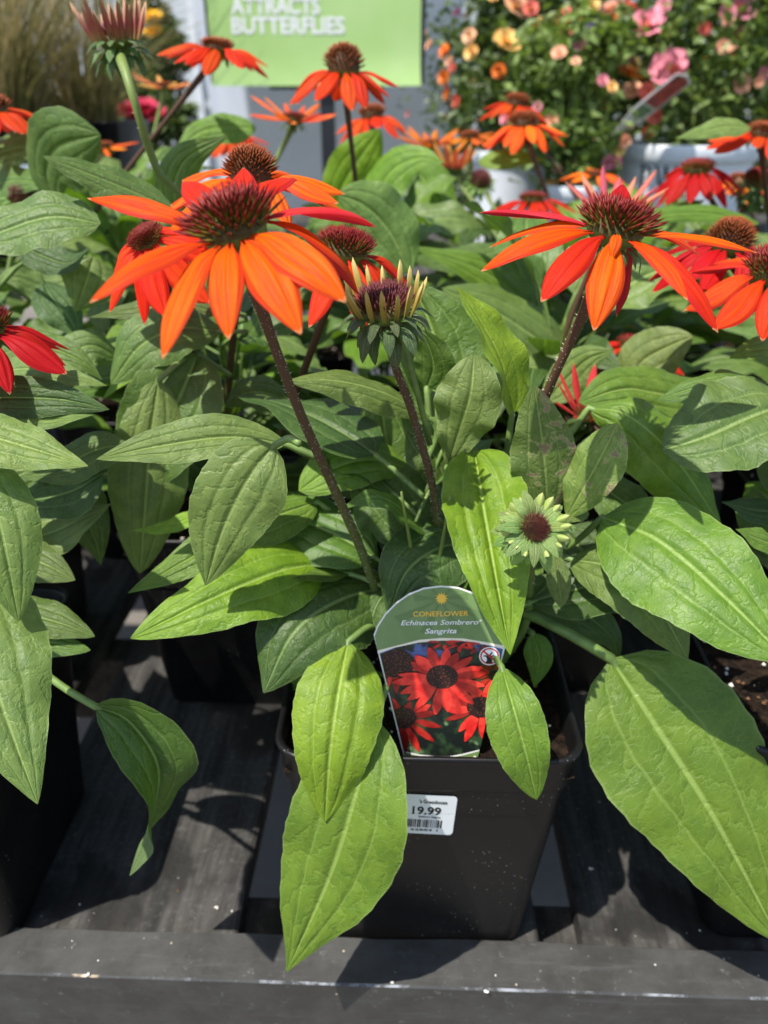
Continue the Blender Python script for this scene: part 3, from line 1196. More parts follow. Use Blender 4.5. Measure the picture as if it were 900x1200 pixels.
# ---- leaves of the plant with the tag, traced from the photograph
hand_leaf(A, [(408, 752, .318), (395, 820, .288), (386, 890, .272), (381, 963, .266)], 108, 'lime', [(448, 742, .345), (432, 735, .330)], tmax=.40, q=.72, fold=.05, curl=.28, wave=.035, quilt=.022, up=.4)
hand_leaf(A, [(440, 842, .296), (420, 920, .272), (385, 1030, .258), (336, 1139, .248)], 142, 'bright', [(470, 745, .345), (458, 790, .318)], tmax=.38, q=1.0, fold=.10, curl=.10, wave=.03, up=.2)
hand_leaf(A, [(455, 688, .360), (400, 702, .338), (345, 740, .315), (309, 812, .300)], 116, 'deep', [(470, 700, .372)], tmax=.42, q=.8, fold=-.02, curl=.30, wave=.05, up=.9)
hand_leaf(A, [(457, 688, .352), (440, 712, .340), (428, 760, .330)], 40, 'deep', None, up=.3, roll=30)
hand_leaf(A, [(382, 660, .362), (330, 668, .340), (250, 700, .315), (153, 748, .296)], 92, 'lime', [(425, 672, .372)], tmax=.36, q=.78, fold=.12, curl=.22, wave=.045, quilt=.022, up=.8)
hand_leaf(A, [(372, 588, .385), (310, 610, .365), (230, 650, .345), (150, 695, .325)], 62, 'bright', [(420, 620, .385)], tmax=.35, q=.85, up=.8, quilt=.02)
hand_leaf(A, [(322, 522, .322), (292, 560, .312), (262, 620, .306), (241, 686, .303)], 104, 'grey', [(352, 520, .316), (338, 514, .320)], tmax=.36, q=.85, fold=.14, curl=.18, wave=.04, up=.1)
hand_leaf(A, [(335, 520, .352), (270, 512, .345), (190, 522, .335), (113, 538, .326)], 56, 'grey', [(370, 535, .35)], tmax=.42, q=.85, fold=.2, curl=.1, up=.9, roll=-8)
hand_leaf(A, [(350, 575, .380), (400, 545, .385), (450, 540, .392), (500, 560, .400)], 60, 'bright', None, up=.7)
hand_leaf(A, [(498, 640, .372), (470, 600, .378), (440, 565, .388), (405, 545, .400)], 96, 'mid', [(505, 668, .37)], tmax=.45, q=.75, up=.3)
hand_leaf(A, [(478, 600, .395), (462, 555, .402), (452, 510, .408), (446, 462, .412)], 104, 'dull', [(490, 650, .39)], tmax=.48, q=.75, up=.2, fold=.1)
hand_leaf(A, [(508, 492, .380), (455, 462, .372), (395, 446, .366), (338, 446, .360)], 44, 'dull', [(500, 540, .378), (512, 510, .380)], tmax=.5, q=.8, fold=-.1, curl=.4, up=1.2)
hand_leaf(A, [(500, 625, .358), (455, 586, .352), (420, 586, .349), (396, 600, .350)], 26, 'mid', None, up=1.2, roll=20)
hand_leaf(A, [(556, 528, .372), (566, 590, .340), (582, 680, .305), (598, 767, .284)], 112, 'lime', [(530, 600, .378), (540, 560, .380)], tmax=.36, q=.9, fold=.48, curl=.0, wave=.10, up=.3, quilt=.03)
hand_leaf(A, [(560, 640, .372), (520, 640, .352), (478, 668, .338), (455, 720, .330)], 92, 'deep', [(575, 660, .375)], tmax=.4, q=.75, up=.6)
hand_leaf(A, [(641, 602, .345), (640, 560, .343), (634, 505, .343), (626, 452, .345)], 78, 'grey', [(636, 660, .35)], dam=True, tmax=.42, q=.72, fold=.10, up=.6)
hand_leaf(A, [(664, 606, .338), (684, 572, .336), (706, 532, .336), (724, 496, .340)], 60, 'pale', [(650, 640, .345)], dam=True, tmax=.55, q=.62, fold=.10, up=.7)
hand_leaf(A, [(651, 648, .326), (655, 680, .320), (658, 712, .316)], 28, 'grey', None, up=.1, tmax=.5, q=.7)
hand_leaf(A, [(690, 600, .345), (668, 606, .335), (650, 612, .33)], 16, 'pale', None)
hand_leaf(A, [(668, 655, .345), (716, 665, .328), (764, 700, .312), (806, 772, .300)], 84, 'dull', [(625, 655, .36), (645, 650, .352)], tmax=.42, q=.75, fold=.10, curl=.25, up=.7)
hand_leaf(A, [(706, 606, .345), (770, 632, .318), (840, 690, .290), (925, 775, .262)], 150, 'bright', [(640, 660, .365), (678, 632, .352)], tmax=.40, q=.72, fold=.10, curl=.16, up=.7, quilt=.014)
hand_leaf(A, [(716, 772, .325), (768, 850, .302), (838, 960, .276), (915, 1105, .250)], 190, 'bright', [(560, 715, .372), (612, 718, .352), (665, 742, .330)], tmax=.34, q=.80, fold=.08, curl=.10, wave=.025, up=.35, pr=.0026, quilt=.012)
hand_leaf(A, [(588, 782, .304), (602, 830, .282), (617, 885, .272), (629, 937, .270)], 68, 'bright', [(575, 745, .335), (578, 765, .318)], tmax=.46, q=.72, fold=.14, curl=.12, up=.2)
hand_leaf(A, [(600, 690, .382), (660, 705, .365), (715, 745, .350), (725, 780, .345)], 60, 'mid', [(570, 690, .385)], up=.7)
hand_leaf(A, [(624, 742, .350), (632, 770, .342), (626, 806, .336)], 34, 'bright', [(612, 735, .36)], up=.3)
hand_leaf(A, [(660, 620, .40), (690, 655, .385), (715, 690, .375)], 90, 'deep', None, up=.5)
hand_leaf(A, [(600, 486, .388), (590, 430, .386), (566, 380, .388), (535, 336, .392)], 60, 'lime', [(590, 560, .385)], tmax=.34, q=.85, fold=.45, curl=0, roll=48, up=.2)
hand_leaf(A, [(524, 548, .372), (540, 500, .368), (552, 460, .366), (556, 415, .372)], 78, 'grey', [(520, 600, .372)], tmax=.62, q=.6, fold=.25, wave=.10, up=.1)
hand_leaf(A, [(522, 500, .405), (518, 440, .412), (506, 385, .420), (484, 333, .430)], 118, 'mid', [(520, 580, .39)], tmax=.45, q=.7, fold=.15, up=.2, quilt=.03)
hand_leaf(A, [(478, 505, .385), (498, 520, .380), (516, 548, .378), (524, 575, .378)], 58, 'mid', None, up=.6)
hand_leaf(A, [(500, 455, .392), (508, 430, .388), (500, 400, .386), (488, 385, .388)], 50, 'mid', [(505, 520, .38)], up=.3, roll=-30)
hand_leaf(A, [(350, 780, .352), (343, 800, .345), (340, 815, .342)], 20, 'bright', None)
hand_leaf(A, [(690, 478, .392), (735, 486, .378), (790, 535, .368), (845, 615, .360)], 84, 'bright', [(660, 520, .39)], tmax=.45, q=.75, fold=-.15, curl=.45, wave=.08, up=.9)
hand_leaf(A, [(690, 560, .40), (750, 600, .385), (800, 625, .375)], 60, 'mid', None, up=.9)
hand_leaf(A, [(560, 600, .41), (585, 560, .42), (600, 520, .43)], 60, 'lime', None)

# ---- leaves of the neighbour beside the priced pot
hand_leaf(C_, [(930, 470, .372), (880, 488, .362), (825, 512, .356), (775, 528, .356)], 112, 'dull', None, tmax=.46, q=.62, fold=.14, curl=.12, up=.8)
hand_leaf(C_, [(925, 470, .392), (880, 452, .386), (825, 452, .384), (771, 468, .388)], 48, 'mid', None, tmax=.45, q=.75, fold=.0, curl=.35, up=1.0)
hand_leaf(C_, [(860, 462, .44), (800, 465, .43), (735, 455, .42), (678, 472, .41)], 78, 'bright', None, tmax=.45, q=.7, up=.8, quilt=.03)
hand_leaf(C_, [(738, 452, .52), (752, 425, .52), (780, 408, .515), (812, 394, .51)], 62, 'grey', None, tmax=.45, q=.7, up=.5)
hand_leaf(C_, [(915, 640, .33), (890, 632, .322), (862, 620, .318)], 30, 'bright', None)
hand_leaf(C_, [(925, 600, .40), (885, 598, .385), (845, 588, .375)], 36, 'deep', None, up=1.0)
hand_leaf(C_, [(930, 405, .44), (900, 408, .43), (875, 412, .425), (855, 420, .42)], 40, 'bright', None, up=.4)

# ---- leaves of the neighbour by the bare plank
hand_leaf(B_, [(-60, 640, .290), (-32, 720, .270), (0, 820, .245), (44, 942, .222)], 120, 'grey', [(-120, 620, .31)], tmax=.36, q=.85, fold=.10, up=.2)
hand_leaf(B_, [(-38, 530, .300), (-10, 580, .290), (8, 650, .278), (22, 728, .270)], 76, 'grey', None, tmax=.4, q=.75, fold=.14, up=.2)
hand_leaf(B_, [(-70, 490, .300), (-20, 508, .298), (40, 526, .296), (103, 546, .294)], 64, 'pale', None, tmax=.36, q=.9, fold=.16, up=.8)
hand_leaf(B_, [(-60, 470, .350), (0, 466, .346), (70, 468, .344), (128, 480, .345)], 54, 'deep', None, tmax=.4, q=.8, fold=.25, up=.2)
hand_leaf(B_, [(-50, 480, .345), (10, 488, .342), (60, 492, .34), (110, 486, .338)], 30, 'grey', None, up=.8)
hand_leaf(B_, [(-30, 655, .37), (10, 648, .362), (50, 660, .356), (88, 680, .352)], 48, 'dull', None, tmax=.45, q=.75, up=.9)
hand_leaf(B_, [(-30, 720, .345), (20, 718, .340), (70, 730, .336), (111, 746, .334)], 42, 'dull', None, tmax=.45, q=.75, up=.9)
hand_leaf(B_, [(-30, 748, .338), (20, 748, .334), (65, 754, .332), (106, 762, .330)], 30, 'mid', None, tmax=.5, q=.7, up=.8)
hand_leaf(B_, [(112, 828, .300), (152, 846, .296), (186, 902, .290), (174, 968, .286), (152, 1026, .284)], 84, 'mid', [(-40, 740, .345), (28, 772, .330), (75, 806, .312)], tmax=.36, q=.9, fold=.62, curl=.02, twist=-2.3, up=.5, pr=.0018)
hand_leaf(B_, [(120, 555, .385), (85, 575, .378), (40, 585, .372), (-10, 580, .37)], 60, 'deep', None, up=.9)
hand_leaf(B_, [(-20, 610, .385), (40, 628, .38), (95, 608, .378), (130, 590, .38)], 70, 'grey', None, up=.7)
hand_leaf(B_, [(10, 700, .39), (25, 660, .39), (45, 630, .39)], 30, 'mid', None)

hand_leaf(B_, [(-20, 440, .41), (30, 432, .40), (80, 440, .395), (125, 452, .392)], 46, 'grey', None, up=.9)
hand_leaf(B_, [(150, 520, .40), (110, 528, .392), (70, 548, .386), (20, 560, .382)], 54, 'dull', None, up=.9)
hand_leaf(B_, [(-10, 420, .43), (40, 405, .425), (90, 420, .42), (120, 445, .418)], 50, 'mid', None, up=.8)
hand_leaf(D_, [(60, 560, .41), (90, 590, .40), (110, 630, .395), (118, 662, .392)], 56, 'dull', None, up=.5)
# ---- leaves of the plants just behind
hand_leaf(E_, [(232, 415, .448), (212, 462, .430), (182, 525, .415), (154, 592, .405)], 112, 'mid', [(270, 440, .46)], tmax=.36, q=.75, fold=.30, curl=.1, up=.2)
hand_leaf(D_, [(186, 445, .425), (176, 520, .412), (170, 595, .402), (164, 672, .396)], 84, 'grey', [(215, 420, .44)], tmax=.45, q=.65, fold=.1, up=.1)
hand_leaf(E_, [(246, 598, .385), (225, 606, .382), (190, 618, .378), (154, 622, .375)], 20, 'lime', None, up=.9)
hand_leaf(E_, [(258, 366, .47), (215, 358, .465), (160, 362, .46), (104, 372, .455)], 34, 'dull', None, up=.9)
hand_leaf(E_, [(258, 388, .455), (210, 385, .445), (165, 405, .44), (130, 450, .435)], 74, 'dull', None, tmax=.45, q=.7, up=.8)
hand_leaf(D_, [(140, 420, .47), (110, 405, .46), (85, 412, .455), (40, 440, .45)], 44, 'grey', None, up=.8)
hand_leaf(D_, [(190, 400, .48), (160, 420, .47), (140, 445, .465), (120, 468, .46)], 30, 'lime', None, up=.6, roll=30)
hand_leaf(D_, [(118, 262, .47), (60, 254, .465), (0, 272, .46), (-60, 300, .455)], 74, 'dull', None, tmax=.4, q=.75, fold=.12, curl=.15, up=1.0)
hand_leaf(D_, [(205, 246, .49), (150, 222, .482), (95, 200, .474), (50, 183, .468)], 46, 'dull', None, tmax=.42, q=.8, fold=.1, up=.8)
hand_leaf(D_, [(64, 236, .62), (55, 200, .615), (70, 172, .60), (118, 158, .59)], 90, 'dull', None, tmax=.45, q=.7, up=.5)
hand_leaf(D_, [(110, 300, .50), (104, 322, .495), (96, 345, .492), (88, 366, .49)], 62, 'grey', None, up=.2)
hand_leaf(D_, [(50, 330, .52), (62, 350, .515), (80, 372, .51), (95, 400, .505)], 50, 'deep', None, up=.3)
hand_leaf(D_, [(20, 285, .50), (50, 300, .495), (80, 308, .49), (105, 290, .488)], 40, 'deep', None, up=.7)
hand_leaf(E_, [(340, 470, .47), (310, 460, .46), (285, 462, .455), (262, 480, .45)], 50, 'mid', None, up=.6)
hand_leaf(E_, [(395, 480, .45), (380, 505, .44), (360, 520, .436), (330, 520, .432)], 46, 'grey', None, up=.5)
hand_leaf(E_, [(230, 290, .58), (205, 240, .58), (215, 190, .575), (268, 158, .57)], 50, 'dull', None, up=.5)
hand_leaf(F_, [(692, 446, .60), (640, 405, .585), (580, 365, .575), (518, 338, .565)], 86, 'grey', None, tmax=.45, q=.75, up=.8)
hand_leaf(F_, [(660, 395, .66), (610, 350, .65), (560, 315, .64), (480, 288, .63)], 56, 'bright', None, up=.9)
hand_leaf(F_, [(690, 420, .56), (650, 440, .55), (610, 440, .545), (560, 425, .54)], 62, 'grey', None, up=.8, quilt=.03)
hand_leaf(F_, [(640, 470, .50), (668, 440, .50), (690, 420, .495), (720, 410, .49)], 50, 'grey', None, up=.5, quilt=.03)
hand_leaf(F_, [(480, 320, .60), (455, 270, .60), (425, 240, .595), (395, 228, .59)], 84, 'grey', None, tmax=.45, q=.75, up=.6)
hand_leaf(F_, [(600, 290, .72), (560, 300, .71), (520, 305, .70), (470, 300, .69)], 40, 'mid', None, up=.9)

# ---- blooms of the plants behind
SR = random.Random(4)


def back_bloom(plant, u, v, zc, axis=(0, 0, 1), plen=.038, crad=.0135, seed=0, stem='stem', sr=.0021, **kw):
    c = Pd(u, v, zc)
    flower(plant, c, axis, plen, crad, seed=seed, **kw)
    s = soil_of(plant, SR.uniform(-.02, .02), SR.uniform(-.02, .02))
    m = s.lerp(c, .55) + V((SR.uniform(-.012, .012), SR.uniform(-.01, .01), 0))
    stem_part(plant, [s, m, c - V(axis).normalized() * crad * .4], sr * 1.3, sr, stem, seed=seed)


SHADED = (.62, .085, .008)
back_bloom(E_, 294, 208, .40, (.02, -.1, 1), .047, .0125, 41, n=13, droop=12, color=(.74, .10, .004), cmat='spineo', cone='ball', hi=True)
back_bloom(E_, 172, 280, .40, (-.35, -.40, .84), .042, .0095, 42, n=11, droop=30, color=(.72, .045, .006), cmat='spine', cone='flat', hi=True)
back_bloom(E_, 404, 296, .395, (.12, -.02, 1), .042, .0135, 43, n=11, droop=30, color=REDO, cmat='spine', hi=True)
back_bloom(F_, 716, 250, .56, (.02, -.1, 1), .034, .012, 44, n=13, droop=-42, color=(.62, .19, .16), cone='flat', young=True, bracts=True)
back_bloom(G_, 854, 288, .46, (.05, -.08, 1), .040, .0128, 45, n=12, droop=22, color=RED, cmat='spineo', cone='ball', hi=True)
back_bloom(C_, 908, 318, .40, (-.1, -.15, .98), .040, .0140, 46, n=13, droop=14, color=REDO, hi=True)
back_bloom(F_, 742, 405, .56, (.1, -.1, 1), .034, .011, 47, n=11, droop=18, color=SCARLET, cone='flat')
back_bloom(C_, 688, 486, .48, (.1, -.25, .95), .030, .0085, 48, n=11, droop=-38, color=(.62, .05, .05), cone='flat', young=True)
back_bloom(B_, -22, 388, .36, (-.1, -.1, 1), .036, .0130, 49, n=12, droop=30, color=RED, hi=True)

RB = [
    # plant, u, v, zc, plen, crad, colour, droop, n, cone, young, cmat
    ('H0', 255, 56, .675, .040, .0135, REDO, 12, 13, 'flat', False, 'spineo'),
    ('H2', 403, 82, .62, .040, .0150, REDO, 22, 12, 'ball', False, 'spineo'),
    ('H2', 436, 136, .86, .040, .0140, REDO, 20, 12, 'dome', False, 'spineo'),
    ('H1', 345, 140, .80, .040, .0120, (.80, .16, .03), -10, 13, 'flat', True, 'spine'),
    ('H3', 614, 146, .80, .040, .0150, (.84, .12, .008), 20, 15, 'dome', False, 'spineo'),
    ('I3', 505, 170, .98, .038, .0120, YORANGE, -22, 13, 'flat', True, 'spineo'),
    ('I3', 551, 160, .98, .038, .0120, YORANGE, 12, 11, 'flat', True, 'spineo'),
    ('H3', 531, 198, .95, .034, .0120, (.80, .36, .10), -55, 13, 'flat', True, 'spineo'),
    ('H3', 624, 234, .80, .038, .0130, SCARLET, 20, 12, 'flat', False, 'spine'),
    ('H4', 697, 205, .86, .034, .0090, (.86, .16, .008), 0, 8, 'flat', False, 'spineo'),
    ('H4', 817, 198, .72, .040, .0145, RED, 26, 13, 'flat', False, 'spine'),
    ('I5', 866, 214, .90, .034, .0120, (.80, .14, .01), 18, 11, 'dome', False, 'spineo'),
    ('H4', 893, 158, .68, .038, .0120, REDO, 10, 11, 'dome', False, 'spineo'),
    ('H0', -8, 130, .60, .040, .0130, REDO, 18, 12, 'dome', False, 'spineo'),
    ('H0', 122, 172, .92, .034, .0100, (.86, .17, .01), 5, 9, 'flat', True, 'spineo'),
    ('I1', 193, 102, 1.02, .036, .0110, (.72, .30, .10), -12, 12, 'flat', True, 'spineo'),
    ('I2', 276, 160, 1.02, .036, .0130, REDO, 25, 11, 'dome', False, 'spineo'),
    ('I4', 606, 122, .90, .036, .0130, REDO, 22, 12, 'dome', False, 'spineo'),
]
for i, (k, u, v, zc, pl, cr, col, dr, n, cn, yg, cm) in enumerate(RB):
    back_bloom(PL[k], u, v, zc, (SR.uniform(-.12, .12), SR.uniform(-.16, .02), 1), pl, cr, 60 + i, n=n, droop=dr, color=col, cone=cn, young=yg, cmat=cm, stem='greenstem' if yg else 'stem')

# tall pink-rayed bud on its green stem
cp = Pd(137, 48, .48)
bud(D_, cp, (-.08, -.08, 1), .0125, 26, .024, 'raypink', 81, ray_tilt=66, bsize=.014, nbr=17, bdroop=20, col=(.075, .14, .04))
stem_part(D_, [soil_of(D_, .02, 0), Py(205, 300, .55), Py(178, 190, .53), Py(152, 100, .515), cp + V((0, 0, -.006))], .0031, .0024, 'greenstem', 200, 82)
# closing brown head by the red bloom, and green buds
cq = Pd(886, 216, .74)
bud(G_, cq, (.1, -.2, 1), .013, 14, .008, 'raypink', 83, ray_tilt=20, bsize=.016, nbr=14, bdroop=30, cm='spine', ch='dome')
stem_part(G_, [soil_of(G_, .02, .02), soil_of(G_, .03, .05) + V((0, 0, .12)), cq - V((0, 0, .006))], .0028, .0022, 'greenstem', 0, 84)
for k, u, v, zc, s in (('H3', 563, 214, .95, .013), ('D', 27, 232, .60, .010), ('H4', 788, 226, .95, .010)):
    c = Pd(u, v, zc)
    bud(PL[k], c, (0, -.5, .8), s, 10, .006, 'ray', 85 + u, ray_tilt=30, bsize=s * 1.1, nbr=15, bdroop=-5, col=(.15, .26, .06), ch='dome')
    stem_part(PL[k], [soil_of(PL[k]), soil_of(PL[k]).lerp(c, .5), c], .0028, .0020, 'greenstem', 0, 90)

# ---- the mass of leaves round every plant
for key, p in PL.items():
    rn = random.Random(hash(key) % 1000 if False else sum(map(ord, key)) * 7)
    s = soil_of(p)
    row = {'A': 0, 'B': 0, 'C': 0, 'D': 1, 'E': 1, 'F': 1, 'G': 1, 'H': 2, 'I': 3}[key[0]]
    n = (18, 46, 46, 38)[row]
    hmax = (.12, .15, .19, .13)[row]
    if key in ('H3', 'H4'):
        hmax = .14 if key == 'H4' else .16
    if key in ('I0', 'I1', 'H0', 'H1'):
        hmax = .20
        n = 44
    for i in range(n):
        if row == 0:
            az = R(rn.uniform(30, 150))
            if key == 'A' and i % 3 == 0:
                az = R(rn.uniform(0, 180))
        else:
            az = 2 * math.pi * (i * .382 + rn.uniform(-.06, .06))
        h = hmax * (i / n) ** .8 + rn.uniform(-.01, .02)
        L = rn.uniform(.105, .165) * (1.0 if h < hmax * .6 else .85)
        if row == 1 and math.sin(az) < -.3:
            L *= .85
            h = min(h, .13)
        b = s + V((math.cos(az) * .012 + rn.uniform(-.02, .02), math.sin(az) * .012 + rn.uniform(-.02, .02), max(0.0, h)))
        random_leaf(p, b, az, L, rn, tilt=R(rn.uniform(-22, 16)))
    # leafy stems that carry them
    for i in range(3 if row else 2):
        a = rn.random() * 6.28
        top = s + V((math.cos(a) * .03, math.sin(a) * .03, hmax + .02))
        stem_part(p, [s + V((math.cos(a) * .012, math.sin(a) * .012, -.01)), s.lerp(top, .5) + V((rn.uniform(-.01, .01), 0, 0)), top], .0032, .0004, 'greenstem', 0, i)

# ---- a few larger back-row leaves that stand out against the planter
hand_leaf(PL['H2'], [(392, 262, .84), (398, 225, .83), (418, 190, .82), (446, 152, .81)], 60, 'lime', None, tmax=.5, q=.75, up=.3)
hand_leaf(PL['H2'], [(430, 260, .80), (455, 205, .79), (490, 185, .78), (520, 190, .77)], 60, 'bright', None, up=.8)
hand_leaf(PL['H3'], [(560, 190, .92), (600, 186, .91), (640, 188, .90)], 26, 'lime', None, up=.6)
hand_leaf(PL['H3'], [(470, 180, .90), (500, 215, .89), (520, 250, .88), (540, 290, .87)], 60, 'bright', None, up=.6)
hand_leaf(PL['H4'], [(880, 150, .74), (850, 148, .735), (820, 155, .73), (792, 162, .725)], 26, 'pale', None, up=.6)
hand_leaf(PL['H4'], [(890, 262, .70), (830, 250, .69), (770, 252, .68), (700, 262, .67)], 24, 'bright', None, up=.6)
hand_leaf(PL['H0'], [(-60, 205, .70), (-10, 182, .69), (30, 172, .68), (66, 178, .67)], 60, 'grey', None, up=.7)
hand_leaf(PL['H0'], [(-40, 235, .66), (0, 215, .65), (35, 212, .64), (60, 225, .63)], 50, 'mid', None, up=.7)
hand_leaf(PL['H0'], [(80, 330, .62), (50, 335, .61), (20, 325, .60), (-10, 330, .59)], 44, 'grey', None, up=.8)
hand_leaf(PL['H1'], [(300, 150, .84), (250, 150, .83), (225, 160, .82), (205, 180, .81)], 40, 'bright', None, up=.6)


# ------------------------------------------------------------------ lettering
def text_mesh(body, size, mat, shear=0.0, bold=0.0, align='CENTER', spacing=1.0, width=None):
    cu = bpy.data.curves.new('lettering', 'FONT')
    cu.body = body
    cu.size = size
    cu.shear = shear
    cu.offset = bold
    cu.align_x = align
    cu.space_character = spacing
    cu.resolution_u = 3
    o = bpy.data.objects.new('lettering_tmp', cu)
    COL.objects.link(o)
    dg = bpy.context.evaluated_depsgraph_get()
    dg.update()
    me = bpy.data.meshes.new_from_object(o.evaluated_get(dg))
    bpy.data.objects.remove(o)
    bpy.data.curves.remove(cu)
    if width:
        xs = [v.co.x for v in me.vertices]
        k = width / max(1e-6, max(xs) - min(xs))
        for v in me.vertices:
            v.co.x *= k
    me.materials.clear()
    me.materials.append(mat)
    return me


def poly_mesh(pts, mat, z=0.0, name='print'):
    mb = MB()
    mb.face([mb.vert((p[0], p[1], z), (p[0] * 20, p[1] * 20)) for p in pts])
    return mb.mesh(name, mat, False)


INK = flat('black_ink', (.012, .012, .012), .6)
PAPER = flat('sticker_paper', (.72, .75, .77), .45, .4, .03, 60)
WHITE = flat('white_print', (.80, .80, .78), .4)


# ---- the price sticker on the front pot
hero_pot = [o for o in COL.objects if o.name == 'plant_pot'][0]
PM = WM[hero_pot]
slope = math.atan2(.0757 - .064, .146)
# sticker plane: pot's front face (-Y), tilted with its taper
SM = PM @ Matrix.Translation((-.002, -(.0640 + (.129 - .004) * math.tan(slope)) - .0009, .129)) @ Matrix.Rotation(math.pi / 2 + slope, 4, 'X') @ Matrix.Rotation(R(-2.5), 4, 'Z') @ Matrix.Diagonal((1.0, 1.45, 1.0, 1.0))
pts = []
for cx, cy, a0 in ((.0155, .0095, 0), (-.0155, .0095, 90), (-.0155, -.0095, 180), (.0155, -.0095, 270)):
    for i in range(5):
        a = R(a0 + 22.5 * i)
        pts.append((cx + .002 * math.cos(a), cy + .002 * math.sin(a)))
sticker = link('price_sticker', poly_mesh(pts, PAPER, .0), hero_pot, SM)


def on(parent, M, me, x, y, z, nm):
    return link(nm, me, parent, M @ Matrix.Translation((x, y, z)))


on(sticker, SM, text_mesh("'s Greenhouse", .0029, INK, 0, .00006, 'RIGHT', width=.0150), .0125, .0068, .0002, 'lettering')
on(sticker, SM, text_mesh('19.99', .0062, INK, 0, .00015, 'RIGHT', width=.0155), .0098, .0004, .0002, 'lettering')
on(sticker, SM, text_mesh('Sombrero Sangrita', .0016, INK, 0, .00003, 'RIGHT', width=.0120), .0098, -.0016, .0002, 'lettering')
mb = MB()
rn = random.Random(8)
x = -.0120
while x < .0105:
    wd = rn.choice([.00025, .00025, .0005, .0008])
    a = [mb.vert(p) for p in ((x, -.0075, 0), (x + wd, -.0075, 0), (x + wd, -.0028, 0), (x, -.0028, 0))]
    mb.face(a)
    x += wd + rn.choice([.00025, .0003, .0006])
on(sticker, SM, mb.mesh('barcode', INK, False), 0, 0, .0002, 'barcode')
on(sticker, SM, text_mesh('8 22883 1', .0017, INK, 0, .00003, 'CENTER', width=.0190), .0, -.0096, .0002, 'lettering')


# ------------------------------------------------------------------ plant tag
TB, TT = Py(516.5, 894, .3005), Py(517, 687, .322)
tup = (TT - TB)
TH = tup.length
tup.normalize()
tx = V((1, -.01, .004)).normalized()
tx = (tx - tup * tx.dot(tup)).normalized()
tz = tx.cross(tup)
TM = Matrix((tx, tup, tz)).transposed().to_4x4()
TM.translation = TB
tag = link('plant_tag', None, None, TM, 'printed plant tag with green arched header and red coneflower photo, stuck in the soil', 'plant tag')
tag.empty_display_size = .02


def tl(p, q):
    """pixel of the enlarged tag photograph -> tag plane"""
    f = (1065 - q) / 985
    return ((p - 456) / 4.737 * (.408 + (.383 - .408) * f) / FPX, f * TH)


def green_print():
    k = NT('green_print', .35, .5)
    c = k.coord('Object')
    g = k.noise(c, 45, 3)
    k.base(k.mix(k.step(g, .3, .7), (.13, .215, .075), (.175, .265, .10)))
    return k.mat


GREENP = green_print()
RAYP = flat('green_ray_print', (.115, .195, .066), .35, .5)
CREAM = flat('cream_print', (.80, .72, .58), .35)
GOLD = flat('gold_print', (.80, .50, .07), .4)


def photo_bg():
    k = NT('photo_print', .3, .5)
    c = k.coord('Object')
    n1 = k.noise(c, 110, 4)
    n2 = k.noise(c, 60, 3)
    b = k.mix(k.step(n1, .45, .62), (.010, .014, .012), (.03, .06, .025))
    s = k.n('SeparateXYZ')
    k.t.links.new(c, s.inputs[0])
    blue = k.m('MULTIPLY', k.step(n2, .48, .60), k.step(s.outputs[1], .058, .066))
    b = k.mix(blue, b, (.08, .13, .32))
    dots = k.m('MULTIPLY', k.step(n2, .58, .66), k.step(s.outputs[1], .045, .03))
    b = k.mix(k.m('MULTIPLY', dots, .8), b, (.22, .34, .16))
    k.base(b)
    return k.mat


def red_print():
    k = NT('red_petal_print', .3, .5)
    c = k.coord('Object')
    n1 = k.noise(c, 160, 3)
    oi = k.n('ObjectInfo')
    b = k.mix(k.step(n1, .35, .68), (.50, .016, .014), (.80, .055, .035))
    k.base(k.mix(1.0, b, oi.outputs['Color'], 'MULTIPLY'))
    return k.mat


def cone_print():
    k = NT('cone_print', .3, .5)
    c = k.coord('Object')
    d = k.step(k.vor(c, 900), .30, .16)
    k.base(k.mix(k.m('MULTIPLY', d, .8), (.020, .006, .006), (.30, .10, .04)))
    return k.mat


PHOTO, REDP, CONEP = photo_bg(), red_print(), cone_print()
arc = [(80, 335), (100, 285), (145, 220), (205, 163), (275, 118), (360, 88), (456, 78), (552, 88), (637, 118), (707, 163), (767, 220), (812, 285), (832, 335)]
outline = [tl(258, 1065), tl(654, 1065)] + [tl(*p) for p in arc[::-1]]
below = [(-.016, -.022), (0.0, -.028), (.016, -.022)]
outline = [tl(258, 1065)] + below + [tl(654, 1065)] + outline[2:]


def slab(pts, th, mat, nm):
    mb = MB()
    a = [mb.vert((p[0], p[1], 0)) for p in pts]
    b = [mb.vert((p[0], p[1], -th)) for p in pts]
    n = len(pts)
    mb.face(a)
    mb.face(b[::-1])
    for i in range(n):
        j = (i + 1) % n
        mb.face((a[j], a[i], b[i], b[j]))
    return mb.mesh(nm, mat, False)


link('tag_card', slab(outline, .0006, WHITE, 'card'), tag, TM)
shr = lambda p, k=.987: (456 + (p[0] - 456) * k, p[1] + 6 if p[1] < 400 else p[1])
# header
divL = [(97, 418), (200, 388), (330, 357), (456, 348), (582, 352), (700, 372), (815, 400)]
hdr = [tl(*shr(p)) for p in arc] + [tl(*shr(p)) for p in divL[::-1]]
hd = link('header_print', poly_mesh(hdr, GREENP, .00015), tag, TM)
